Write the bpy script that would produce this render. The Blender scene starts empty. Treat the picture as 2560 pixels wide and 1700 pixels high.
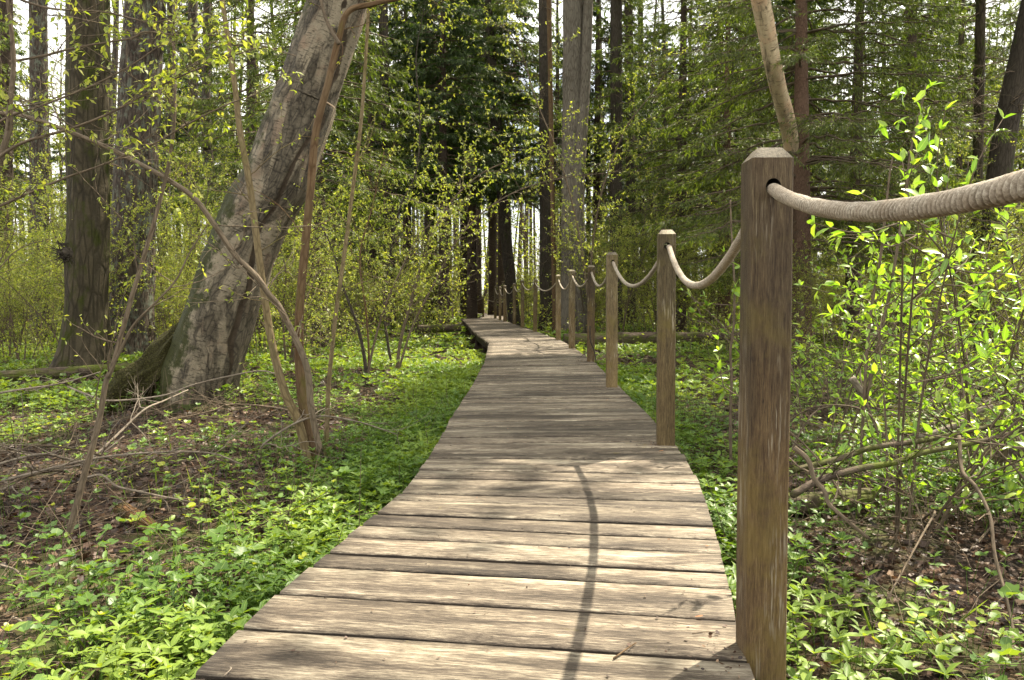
import bpy, math, numpy as np
from mathutils import Vector, Matrix

# ------------------------------------------------------------------ camera, sky, sun, exposure
scn = bpy.context.scene
FPX, CAMZ = 1950.0, 0.72                      # focal length in pixels of the 2560 px wide frame
PITCH = math.atan(110 / FPX)
cam_data = bpy.data.cameras.new("camera")
cam_data.sensor_width = 36.0
cam_data.lens = FPX / 2560 * 36.0
cam_data.clip_start, cam_data.clip_end = 0.05, 900.0
camera = bpy.data.objects.new("camera", cam_data)
scn.collection.objects.link(camera)
camera.location = (0, 0, CAMZ)
camera.rotation_euler = (math.pi / 2 - PITCH, 0, 0)
scn.camera = camera

SUN = np.array([0.49, 0.47, 0.97]); SUN = SUN / np.linalg.norm(SUN)
SUN_EL = math.asin(SUN[2]); SUN_AZ = math.atan2(SUN[0], SUN[1])
world = bpy.data.worlds.new("World"); scn.world = world; world.use_nodes = True
wt = world.node_tree; wt.nodes.clear()
wo = wt.nodes.new("ShaderNodeOutputWorld"); bg = wt.nodes.new("ShaderNodeBackground")
sky = wt.nodes.new("ShaderNodeTexSky"); sky.sky_type = 'NISHITA'; sky.sun_disc = False
sky.sun_elevation = SUN_EL; sky.sun_rotation = SUN_AZ
sky.air_density, sky.dust_density, sky.ozone_density = 1.0, 2.5, 1.0
wn = wt.nodes.new("ShaderNodeTexNoise"); wn.inputs["Scale"].default_value = 2.2; wn.inputs["Detail"].default_value = 6
wc = wt.nodes.new("ShaderNodeTexCoord"); wt.links.new(wc.outputs["Generated"], wn.inputs["Vector"])
wr = wt.nodes.new("ShaderNodeValToRGB"); wr.color_ramp.elements[0].position = 0.30; wr.color_ramp.elements[1].position = 0.50
wt.links.new(wn.outputs["Fac"], wr.inputs["Fac"])
wm = wt.nodes.new("ShaderNodeMix"); wm.data_type = 'RGBA'
wt.links.new(wr.outputs["Color"], wm.inputs["Factor"]); wt.links.new(sky.outputs["Color"], wm.inputs["A"])
wm.inputs["B"].default_value = (11.0, 10.8, 10.3, 1)          # thin bright cloud over the blue
wt.links.new(wm.outputs["Result"], bg.inputs["Color"])
bg.inputs["Strength"].default_value = 0.08
wt.links.new(bg.outputs[0], wo.inputs[0])

sun_data = bpy.data.lights.new("sun", 'SUN'); sun_data.energy = 5.0; sun_data.angle = math.radians(0.5)
sun_data.color = (1.0, 0.90, 0.73)
sun = bpy.data.objects.new("sun", sun_data); scn.collection.objects.link(sun)
sun.rotation_euler = Vector(SUN).to_track_quat('Z', 'Y').to_euler()
sun.location = (20, 20, 40)
scn.view_settings.view_transform = 'Standard'; scn.view_settings.look = 'None'
scn.view_settings.gamma = 1.0; scn.view_settings.exposure = 1.6; scn.view_settings.use_curve_mapping = False
scn.cycles.max_bounces = 7; scn.cycles.diffuse_bounces = 4; scn.cycles.glossy_bounces = 2
scn.cycles.transmission_bounces = 5; scn.cycles.use_adaptive_sampling = True
scn.cycles.adaptive_threshold = 0.02; scn.cycles.caustics_reflective = False; scn.cycles.caustics_refractive = False

# ------------------------------------------------------------------ maths
R0 = np.random.default_rng(7)
TAU = 2 * math.pi
def ray(px, py):
    cp, sp = math.cos(PITCH), math.sin(PITCH)
    f, u = np.array([0, cp, -sp]), np.array([0, sp, cp])
    return f * FPX + np.array([1.0, 0, 0]) * (px - 1280) + u * (850 - py)
def at(px, py, Y):                            # point seen at that pixel, at distance Y ahead
    d = ray(px, py); return np.array([0, 0, CAMZ]) + d * (Y / d[1])
def gp(px, py, z):                            # point seen at that pixel, at height z
    d = ray(px, py); return np.array([0, 0, CAMZ]) + d * ((z - CAMZ) / d[2])
def unit(v):
    v = np.asarray(v, float); return v / np.maximum(np.linalg.norm(v, axis=-1, keepdims=True), 1e-9)
_H = np.random.default_rng(99).random(4096)
def vnoise(x, y, z=0.0):
    x, y, z = np.broadcast_arrays(np.asarray(x, float), y, z)
    xi, yi, zi = np.floor(x).astype(int), np.floor(y).astype(int), np.floor(z).astype(int)
    fx, fy, fz = x - xi, y - yi, z - zi
    fx, fy, fz = (f * f * (3 - 2 * f) for f in (fx, fy, fz))
    h = lambda a, b, c: _H[(a * 73 + b * 1579 + c * 3571 + a * b * 7 + b * c * 13) % 4096]
    r = 0
    for i in (0, 1):
        for j in (0, 1):
            for k in (0, 1):
                r = r + h(xi + i, yi + j, zi + k) * (fx if i else 1 - fx) * (fy if j else 1 - fy) * (fz if k else 1 - fz)
    return r
def spline(pts, n):                           # Catmull-Rom through the points
    p = np.asarray(pts, float)
    if len(p) < 3: return np.array([p[0] + (p[-1] - p[0]) * t for t in np.linspace(0, 1, n)])
    q = np.vstack([2 * p[0] - p[1], p, 2 * p[-1] - p[-2]])
    out = []
    for t in np.linspace(0, len(p) - 1, n):
        i = min(int(t), len(p) - 2); f = t - i
        a, b, c, d = q[i:i + 4]
        out.append(0.5 * (2 * b + (c - a) * f + (2 * a - 5 * b + 4 * c - d) * f * f + (3 * b - a - 3 * c + d) * f ** 3))
    return np.array(out)

# deck plan: centre line (x, y), half width, top height
DL = [(-.93,-.7), (-.78,.3), (-.66,1.1), (-.604,1.46), (-.575,1.83), (-.53,2.13), (-.46,2.5), (-.405,2.83), (-.378,3.3), (-.366,3.84), (-.36,4.66), (-.32,6.24), (-.30,8.5), (-.355,11.95)]
DR = [(.12,-.85), (.27,.1), (.38,.9), (.44,1.35), (.475,1.6), (.55,1.94), (.64,2.45), (.73,3.03), (.79,3.6), (.83,4.7), (.85,6.1), (.90,8.5), (.87,10.7), (.80,12.6)]
DL2 = [(-.36,12.0), (-.75,15.5), (-1.2,20.5), (-1.64,24.9)]
DR2 = [(.795,12.65), (.52,15.6), (.02,20.5), (-.52,25.5)]
LOW = [(-1.15,25.2), (-.85,30.0), (-.85,38.0), (-3.8,48.0), (-12.0,54.0)]
def on_deck(x, y, m=0.0):
    x = np.asarray(x); y = np.asarray(y)
    l1 = np.interp(y, [p[1] for p in DL], [p[0] for p in DL]); r1 = np.interp(y, [p[1] for p in DR], [p[0] for p in DR])
    l2 = np.interp(y, [p[1] for p in DL2], [p[0] for p in DL2]); r2 = np.interp(y, [p[1] for p in DR2], [p[0] for p in DR2])
    a = (y < 12.2) & (x > l1 - m) & (x < r1 + m)
    b = (y >= 12.2) & (y < 25.6) & (x > l2 - m) & (x < r2 + m)
    c = np.zeros(a.shape, bool)
    for (x0, y0), (x1, y1) in zip(LOW[:-1], LOW[1:]):
        dx, dy = x1 - x0, y1 - y0; L2 = dx * dx + dy * dy
        t = np.clip(((x - x0) * dx + (y - y0) * dy) / L2, 0, 1)
        c |= np.hypot(x - x0 - t * dx, y - y0 - t * dy) < .62 + m
    return a | b | c
def gz(x, y):                                 # height of the forest floor
    x = np.asarray(x, float); y = np.asarray(y, float)
    z = -.23 + .10 * (vnoise(x * .55 + 9, y * .55) - .5) + .05 * (vnoise(x * 2.1, y * 2.1, 3) - .5)
    z = z - .10 * np.clip((y - 9) / 10, 0, 1)
    z = z + .22 * np.exp(-((x + 2.55) ** 2 + (y - 6.15) ** 2) / .5) + .12 * np.exp(-((x + 4.4) ** 2 + (y - 8.8) ** 2) / 1.2)
    z = z - .14 * np.exp(-((x + .3) ** 2) / .5) * np.clip((y - 8) / 3, 0, 1)
    far = np.clip((np.hypot(x, y) - 40) / 120, 0, 1)
    z = z + far * (.4 + 1.0 * vnoise(x * .03, y * .03, 5))
    return np.where(on_deck(x, y, .05), np.minimum(z, -.2 - np.clip((y - 24) / 4, 0, 1) * .22), z)

# ------------------------------------------------------------------ mesh builder
class MB:
    def __init__(s): s.V, s.T, s.Q, s.mt, s.mq, s.a, s.b, s.n = [], [], [], [], [], [], [], 0
    def add(s, V, T=None, Q=None, m=0, a=0.5, b=None):
        V = np.asarray(V, float).reshape(-1, 3)
        s.V.append(V); s.a.append(np.broadcast_to(np.asarray(a, float), (len(V),)).copy())
        s.b.append(V.copy() if b is None else np.asarray(b, float).reshape(-1, 3))
        if T is not None and len(T): s.T.append(np.asarray(T).reshape(-1, 3) + s.n); s.mt.append(np.full(len(s.T[-1]), m))
        if Q is not None and len(Q): s.Q.append(np.asarray(Q).reshape(-1, 4) + s.n); s.mq.append(np.full(len(s.Q[-1]), m))
        s.n += len(V); return s
    def merge(s, o, off=(0, 0, 0)):
        if o.n == 0: return s
        V = np.vstack(o.V) + np.asarray(off); b = np.vstack(o.b); a = np.concatenate(o.a)
        s.V.append(V); s.a.append(a); s.b.append(b)
        for q, mq in zip(o.Q, o.mq): s.Q.append(q + s.n); s.mq.append(mq)
        for t, mt in zip(o.T, o.mt): s.T.append(t + s.n); s.mt.append(mt)
        s.n += len(V); return s
    def mesh(s, name, mats, smooth=False):
        me = bpy.data.meshes.new(name)
        V = np.vstack(s.V) if s.V else np.zeros((0, 3))
        T = np.vstack(s.T) if s.T else np.zeros((0, 3), int); Q = np.vstack(s.Q) if s.Q else np.zeros((0, 4), int)
        me.vertices.add(len(V)); me.vertices.foreach_set("co", V.astype(np.float32).ravel())
        nl = len(T) * 3 + len(Q) * 4
        me.loops.add(nl); me.polygons.add(len(T) + len(Q))
        me.loops.foreach_set("vertex_index", np.concatenate([Q.ravel(), T.ravel()]).astype(np.int32))
        ls = np.concatenate([np.arange(len(Q)) * 4, len(Q) * 4 + np.arange(len(T)) * 3]).astype(np.int32)
        me.polygons.foreach_set("loop_start", ls)
        mi = np.concatenate((s.mq or [np.zeros(0, int)]) + (s.mt or [np.zeros(0, int)])).astype(np.int32)
        for mt in mats: me.materials.append(mt)
        me.polygons.foreach_set("material_index", mi)
        me.update(calc_edges=True)
        if smooth: me.polygons.foreach_set("use_smooth", np.ones(len(mi), bool))
        at1 = me.attributes.new("va", 'FLOAT', 'POINT'); at1.data.foreach_set("value", np.concatenate(s.a).astype(np.float32))
        at2 = me.attributes.new("bk", 'FLOAT_VECTOR', 'POINT'); at2.data.foreach_set("vector", np.vstack(s.b).astype(np.float32).ravel())
        me.validate(); return me
COL = scn.collection
def tag(o, label=None, cat=None, group=None, kind=None):
    for k, v in (("label", label), ("category", cat), ("group", group), ("kind", kind)):
        if v: o[k] = v
    return o
def obj(name, mb, mats, parent=None, loc=(0, 0, 0), smooth=False):
    if not isinstance(mats, (list, tuple)): mats = [mats]
    me = mb.mesh(name, mats, smooth) if isinstance(mb, MB) else mb
    o = bpy.data.objects.new(name, me); COL.objects.link(o); o.location = loc
    if parent is not None: o.parent = parent
    return o
def empty(name, loc, label, cat, group=None, rz=0):
    o = bpy.data.objects.new(name, None); COL.objects.link(o); o.location = loc; o.rotation_euler = (0, 0, rz)
    o.empty_display_size = .1
    return tag(o, label, cat, group)
def dup(root, loc, rz=0, sc=1.0, label=None, group=None, tilt=(0, 0)):
    r = root.copy(); COL.objects.link(r); r.location = loc; r.rotation_euler = (tilt[0], tilt[1], rz); r.scale = (sc,) * 3 if np.isscalar(sc) else sc
    if label: r["label"] = label
    if group: r["group"] = group
    for ch in list(root.children):
        c = ch.copy(); COL.objects.link(c); c.parent = r
        for g in ch.children:
            d = g.copy(); COL.objects.link(d); d.parent = c
    return r

def tube(pts, rad, k=8, rough=0.0, flare=0.0, rng=R0, a=0.5, cap=True, m=0, off=None, lobes=5, nscale=1.0):
    pts = np.asarray(pts, float); n = len(pts); rad = np.atleast_1d(np.asarray(rad, float)); rad = np.interp(np.linspace(0, 1, n), np.linspace(0, 1, len(rad)), rad) if len(rad) > 1 else np.full(n, rad[0])
    tan = np.gradient(pts, axis=0); tan = unit(tan)
    ref = np.array([0., 1, 0]) if abs(tan[0, 1]) < .9 else np.array([1., 0, 0])
    U = np.zeros((n, 3)); u = ref
    for i in range(n):
        u = u - tan[i] * u.dot(tan[i]); u = u / max(np.linalg.norm(u), 1e-6); U[i] = u
    W = np.cross(tan, U)
    s = np.concatenate([[0], np.cumsum(np.linalg.norm(np.diff(pts, axis=0), axis=1))])
    th = np.arange(k) * TAU / k
    o = rng.random() * 50 if off is None else off
    rr = np.repeat(rad[:, None], k, 1)
    if rough: 
        nz = vnoise(np.cos(th)[None] * 1.3 * nscale + o, np.sin(th)[None] * 1.3 * nscale + o, s[:, None] * 2.2 * nscale)
        nz2 = vnoise(np.cos(th)[None] * 4 * nscale + o, np.sin(th)[None] * 4 * nscale, s[:, None] * 5 * nscale)
        rr = rr * (1 + rough * (nz - .5) * 2 + rough * .5 * (nz2 - .5) * 2)
    if flare:
        rr = rr * (1 + flare * np.exp(-s[:, None] / .28) * (1 + .5 * np.cos(lobes * th[None] + o)))
    V = pts[:, None] + rr[:, :, None] * (np.cos(th)[None, :, None] * U[:, None] + np.sin(th)[None, :, None] * W[:, None])
    B = np.stack([np.cos(th)[None] * rad[:, None] + o, np.sin(th)[None] * rad[:, None] + np.zeros((n, 1)), np.repeat(s[:, None], k, 1)], -1)
    i, j = np.meshgrid(np.arange(n - 1), np.arange(k), indexing='ij'); j2 = (j + 1) % k
    Q = np.stack([i * k + j, i * k + j2, (i + 1) * k + j2, (i + 1) * k + j], -1).reshape(-1, 4)
    mb = MB(); T = None
    V = V.reshape(-1, 3); B = B.reshape(-1, 3)
    if cap:
        V = np.vstack([V, pts[0], pts[-1]]); B = np.vstack([B, B[0], B[-1]])
        c0, c1 = n * k, n * k + 1; jj = np.arange(k)
        T = np.vstack([np.stack([np.full(k, c0), (jj + 1) % k, jj], -1), np.stack([np.full(k, c1), (n - 1) * k + jj, (n - 1) * k + (jj + 1) % k], -1)])
    return mb.add(V, T=T, Q=Q, m=m, a=a, b=B)
def sticks(A, B, ra, rb, k=3, a=0.5, m=0):    # many thin straight twigs at once
    A = np.atleast_2d(A); B = np.atleast_2d(B); n = len(A)
    mb = MB()
    if n == 0: return mb
    d = unit(B - A); ref = np.where(np.abs(d[:, 2:3]) < .9, [[0., 0, 1]], [[1., 0, 0]])
    u = unit(np.cross(d, ref)); w = np.cross(d, u)
    ra = np.broadcast_to(np.asarray(ra, float), (n,)); rb = np.broadcast_to(np.asarray(rb, float), (n,))
    th = np.arange(k) * TAU / k
    ring = np.cos(th)[None, :, None] * u[:, None] + np.sin(th)[None, :, None] * w[:, None]
    V = np.concatenate([A[:, None] + ring * ra[:, None, None], B[:, None] + ring * rb[:, None, None]], 1)
    j = np.arange(k); q = np.stack([j, (j + 1) % k, k + (j + 1) % k, k + j], -1)
    Q = (q[None] + (np.arange(n) * 2 * k)[:, None, None]).reshape(-1, 4)
    return mb.add(V.reshape(-1, 3), Q=Q, a=np.repeat(np.broadcast_to(a, (n,)), 2 * k), m=m)
# leaf shapes: x across, y along, z up (unit length)
LEAF8 = (np.array([[0, 0, 0], [.20, .28, .03], [0, .30, -.03], [-.20, .28, .03], [.19, .64, -.01], [0, .66, -.07], [-.19, .64, -.01], [0, 1, -.20]]),
         [[0, 1, 2], [0, 2, 3], [2, 1, 4], [2, 4, 5], [3, 2, 5], [3, 5, 6], [5, 4, 7], [6, 5, 7]])
LEAF4 = (np.array([[0, 0, 0], [.24, .45, .04], [0, 1, -.05], [-.24, .45, .04]]), [[0, 1, 2], [0, 2, 3]])
STRIP = (np.array([[0, 0, 0], [.085, .35, .02], [0, 1, 0], [-.085, .35, .02]]), [[0, 1, 2], [0, 2, 3]])
_r = np.arange(7) * TAU / 7
ROUND = (np.vstack([[[0, .5, -.05]], np.stack([np.sin(_r + .45) * .5, .5 - np.cos(_r + .45) * .5, .03 * np.cos(2 * _r)], -1)]),
         [[0, 1 + i, 1 + (i + 1) % 7] for i in range(7)])
_l = []
for _i in range(14):
    _an = -2.6 + _i * 5.2 / 13; _rad = .62 if _i % 3 == 1 else (.42 if _i % 3 == 0 else .5)
    _l.append([math.sin(_an) * _rad, .38 + math.cos(_an) * _rad, .04 * math.cos(3 * _an)])
LOBED = (np.array([[0, .3, -.03]] + _l), [[0, 1 + i, 2 + i] for i in range(13)])
def leaves(P, D, N, S, tm=LEAF4, wid=1.0, a=None, m=0, rng=R0):
    P = np.atleast_2d(P); n = len(P)
    mb = MB()
    if n == 0: return mb
    D = unit(np.broadcast_to(D, (n, 3))); N = np.broadcast_to(N, (n, 3)); X = unit(np.cross(D, N)); Z = np.cross(X, D)
    S = np.broadcast_to(np.asarray(S, float), (n,)); t, F = tm; F = np.array(F)
    wid = np.asarray(wid) * rng.uniform(.62, 1.25, (n, 1, 1))
    V = P[:, None] + S[:, None, None] * (t[None, :, 0:1] * wid * X[:, None] + t[None, :, 1:2] * D[:, None] + t[None, :, 2:3] * Z[:, None])
    T = (F[None] + (np.arange(n) * len(t))[:, None, None]).reshape(-1, 3)
    a = rng.random(n) if a is None else np.broadcast_to(a, (n,))
    loc = np.broadcast_to(t[None] , (n, len(t), 3)).reshape(-1, 3)
    return mb.add(V.reshape(-1, 3), T=T, m=m, a=np.repeat(a, len(t)), b=loc)
def rdir(n, rng, up=0.0, flat=1.0):
    v = rng.normal(size=(n, 3)); v[:, 2] = v[:, 2] * flat + up; return unit(v)

# ------------------------------------------------------------------ materials
class M:
    def __init__(s, name):
        s.m = bpy.data.materials.new(name); s.m.use_nodes = True; s.t = s.m.node_tree; s.t.nodes.clear()
        s.out = s.t.nodes.new("ShaderNodeOutputMaterial")
    def put(s, sock, v):
        if isinstance(v, bpy.types.NodeSocket): s.t.links.new(v, sock)
        elif isinstance(v, (tuple, list)) and len(v) == 3 and sock.type == 'RGBA': sock.default_value = (*v, 1)
        else: sock.default_value = v
    def n(s, ty, props=None, **ins):
        nd = s.t.nodes.new(ty)
        for k, v in (props or {}).items(): setattr(nd, k, v)
        for k, v in ins.items(): s.put(nd.inputs[k.replace("_", " ")], v)
        return nd
    def attr(s, nm, vec=False):
        nd = s.n("ShaderNodeAttribute", {"attribute_name": nm}); return nd.outputs["Vector" if vec else "Fac"]
    def map(s, vec, sc=(1, 1, 1), loc=(0, 0, 0)): return s.n("ShaderNodeMapping", Vector=vec, Scale=sc, Location=loc).outputs[0]
    def noise(s, vec, scale=5, detail=4, rough=.55, dist=0.0):
        return s.n("ShaderNodeTexNoise", Vector=vec, Scale=scale, Detail=detail, Roughness=rough, Distortion=dist).outputs["Fac"]
    def voro(s, vec, scale=5, feature='F1', out="Distance", rnd=1.0):
        return s.n("ShaderNodeTexVoronoi", {"feature": feature}, Vector=vec, Scale=scale, Randomness=rnd).outputs[out]
    def ramp(s, fac, stops):
        nd = s.n("ShaderNodeValToRGB", Fac=fac); cr = nd.color_ramp
        while len(cr.elements) < len(stops): cr.elements.new(.5)
        for e, (p, c) in zip(cr.elements, stops):
            e.position = p; e.color = (*c, 1) if isinstance(c, (tuple, list)) else (c, c, c, 1)
        return nd.outputs["Color"]
    def mix(s, f, a, b, mode='MIX'):
        nd = s.n("ShaderNodeMix", {"data_type": 'RGBA', "blend_type": mode})
        s.put(nd.inputs["Factor"], f); s.put(nd.inputs[6], a); s.put(nd.inputs[7], b); return nd.outputs[2]
    def math(s, op, a, b=0.5, clamp=False):
        nd = s.n("ShaderNodeMath", {"operation": op, "use_clamp": clamp}); s.put(nd.inputs[0], a); s.put(nd.inputs[1], b); return nd.outputs[0]
    def bump(s, h, strength=.5, dist=.01): return s.n("ShaderNodeBump", Height=h, Strength=strength, Distance=dist).outputs[0]
    def done(s, col, rough=.8, nrm=None, spec=.3):
        b = s.n("ShaderNodeBsdfPrincipled", Base_Color=col, Roughness=rough); b.inputs["Specular IOR Level"].default_value = spec
        if nrm is not None: s.t.links.new(nrm, b.inputs["Normal"])
        s.t.links.new(b.outputs[0], s.out.inputs[0]); return s.m
def leaf_mat(name, stops, trans=.4, rough=.45, tcol=None, spec=.5, vein=True):
    m = M(name); v = m.attr("va"); col = m.ramp(v, stops)
    if vein:
        bk = m.attr("bk", True); sx = m.n("ShaderNodeSeparateXYZ", Vector=bk).outputs[0]
        rib = m.math('LESS_THAN', m.math('ABSOLUTE', sx), .018); col = m.mix(m.math('MULTIPLY', rib, .35), col, (.35, .42, .12))
    p = m.n("ShaderNodeBsdfPrincipled", Base_Color=col, Roughness=rough); p.inputs["Specular IOR Level"].default_value = spec
    tc = m.mix(1.0, col, tcol or (1.9, 1.7, .55), 'MULTIPLY')
    t = m.n("ShaderNodeBsdfTranslucent", Color=tc)
    x = m.n("ShaderNodeMixShader", Fac=trans); m.t.links.new(p.outputs[0], x.inputs[1]); m.t.links.new(t.outputs[0], x.inputs[2])
    m.t.links.new(x.outputs[0], m.out.inputs[0]); return m.m
L_HERB = leaf_mat("herb_leaf", [(0, (.045, .095, .014)), (.5, (.085, .16, .022)), (1, (.18, .26, .04))], .38, .45, spec=.3)
L_ROUND = leaf_mat("round_leaf", [(0, (.06, .12, .025)), (.6, (.10, .18, .04)), (.9, (.15, .24, .05)), (.97, (.30, .34, .04))], .35, .42, spec=.35)
L_SHRUB = leaf_mat("willow_leaf", [(0, (.11, .20, .025)), (.5, (.19, .30, .035)), (1, (.33, .41, .06))], .45, .33, spec=.6, tcol=(1.6, 1.75, .6))
L_YOUNG = leaf_mat("young_leaf", [(0, (.13, .17, .03)), (.6, (.23, .265, .05)), (1, (.36, .35, .09))], .48, .5, vein=False, tcol=(1.6, 1.65, .6))
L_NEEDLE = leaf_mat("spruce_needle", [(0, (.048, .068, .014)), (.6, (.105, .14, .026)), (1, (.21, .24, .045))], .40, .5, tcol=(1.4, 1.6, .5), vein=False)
L_NEEDLE_DARK = leaf_mat("dark_spruce_needle", [(0, (.022, .040, .012)), (.6, (.045, .080, .020)), (1, (.10, .14, .03))], .25, .5, tcol=(1.4, 1.6, .5), vein=False)  # darker green needles of the tall far spruces
L_CANOPY = leaf_mat("canopy_leaf", [(0, (.05, .10, .02)), (1, (.14, .20, .03))], .3, .5, vein=False)
L_DEAD = leaf_mat("dead_leaf", [(0, (.018, .011, .007)), (.5, (.045, .024, .014)), (.85, (.095, .052, .028)), (1, (.24, .155, .09))], .15, .6, tcol=(1.2, 1, .8), vein=False)
L_RUST = leaf_mat("rust_leaf", [(0, (.30, .12, .05)), (1, (.40, .20, .10))], .3, .6, vein=False)
def bark(name, stops, stretch=(9, 9, 2.2), bump=.6, moss=None, lichen=None, bscale=1.0, rough=.9):
    m = M(name); bk = m.attr("bk", True)
    w = m.map(bk, stretch); f1 = m.noise(w, 2.2 * bscale, 6, .65, .6); f2 = m.voro(m.map(bk, (stretch[0] * 1.6, stretch[1] * 1.6, stretch[2] * 1.3)), 1.7 * bscale, 'DISTANCE_TO_EDGE')
    crack = m.ramp(f2, [(0, 0.0), (.16, 1.0)])
    h = m.mix(.78, f1, crack, 'MULTIPLY'); fine = m.noise(bk, 60 * bscale, 4)
    col = m.ramp(m.mix(.25, h, fine), stops)
    big = m.noise(bk, 3.0, 3); col = m.mix(m.ramp(big, [(.35, 0.0), (.7, .55)]), col, tuple(c * .55 for c in stops[-1][1]))
    if lichen: col = m.mix(m.ramp(m.noise(m.map(bk, (1, 1, .6)), 14, 5, .7), [(.50, 0.0), (.62, lichen[1])]), col, lichen[0])
    if moss:
        mo = m.ramp(m.noise(m.map(bk, (1, 1, .5)), 7, 5, .6), [(moss[1], 0.0), (moss[1] + .14, 1.0)])
        col = m.mix(mo, col, m.mix(fine, moss[0], tuple(c * .4 for c in moss[0])))
    return m.done(col, rough, m.bump(m.mix(.3, h, fine), bump, .03), .15)
B_DARK = bark("dark_mossy_bark", [(.08, (.008, .007, .005)), (.4, (.034, .028, .017)), (.8, (.105, .086, .052))], moss=((.045, .052, .010), .50), bscale=.7, bump=1.0)
B_GREY = bark("lichen_bark", [(.08, (.008, .006, .005)), (.35, (.045, .034, .026)), (.8, (.13, .105, .08))], stretch=(11, 11, 2.6), lichen=((.14, .16, .12), .7), bscale=.7, bump=1.0)
B_SPRUCE = bark("spruce_bark", [(.1, (.022, .016, .012)), (.5, (.075, .055, .042)), (.9, (.15, .115, .085))], stretch=(12, 12, 6), bump=.5)
B_RED = bark("reddish_spruce_bark", [(.1, (.05, .03, .02)), (.5, (.13, .08, .055)), (.9, (.22, .15, .10))], stretch=(14, 14, 7), bump=.4)
B_POPLAR = bark("grey_ridged_bark", [(.08, (.03, .026, .02)), (.4, (.13, .112, .088)), (.85, (.27, .24, .19))], stretch=(12, 12, 2.0), bump=.7)
B_DKTRUNK = bark("dark_brown_bark", [(.1, (.014, .012, .009)), (.5, (.048, .040, .030)), (.9, (.11, .09, .065))], moss=((.05, .075, .012), .60))  # dark brown bark with some moss
B_MOSS = bark("moss_cover", [(.1, (.012, .010, .005)), (.45, (.045, .040, .014)), (.85, (.11, .11, .028))], stretch=(14, 14, 12), bump=1.0, bscale=2)
B_TWIG = bark("twig_bark", [(.1, (.04, .03, .02)), (.5, (.12, .09, .06)), (.9, (.25, .20, .14))], stretch=(30, 30, 6), bump=.15)
B_OLIVE = bark("olive_stem_bark", [(.1, (.07, .05, .025)), (.5, (.17, .13, .065)), (.9, (.28, .22, .13))], stretch=(16, 16, 5), bump=.25, moss=((.12, .12, .03), .58))
B_ORANGE = bark("orange_stem_bark", [(.1, (.05, .026, .012)), (.5, (.115, .072, .037)), (.9, (.21, .15, .085))], stretch=(18, 18, 4), bump=.3, moss=((.13, .11, .03), .55))
B_PALE = bark("bleached_branch", [(.1, (.08, .06, .045)), (.5, (.20, .165, .125)), (.9, (.36, .31, .24))], stretch=(20, 20, 5), bump=.2)
B_TAN = bark("tan_stem_bark", [(.1, (.07, .052, .034)), (.5, (.17, .132, .09)), (.9, (.31, .25, .18))], stretch=(20, 20, 5), bump=.2)
B_LOG = bark("log_bark", [(.1, (.02, .014, .010)), (.5, (.08, .06, .045)), (.9, (.17, .13, .09))], stretch=(8, 8, 3), moss=((.10, .12, .02), .46))
B_ROT = bark("rotten_orange_wood", [(.1, (.02, .010, .005)), (.5, (.10, .052, .022)), (.9, (.30, .17, .07))], stretch=(26, 26, 3), bump=.9, moss=((.05, .06, .015), .44))
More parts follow.
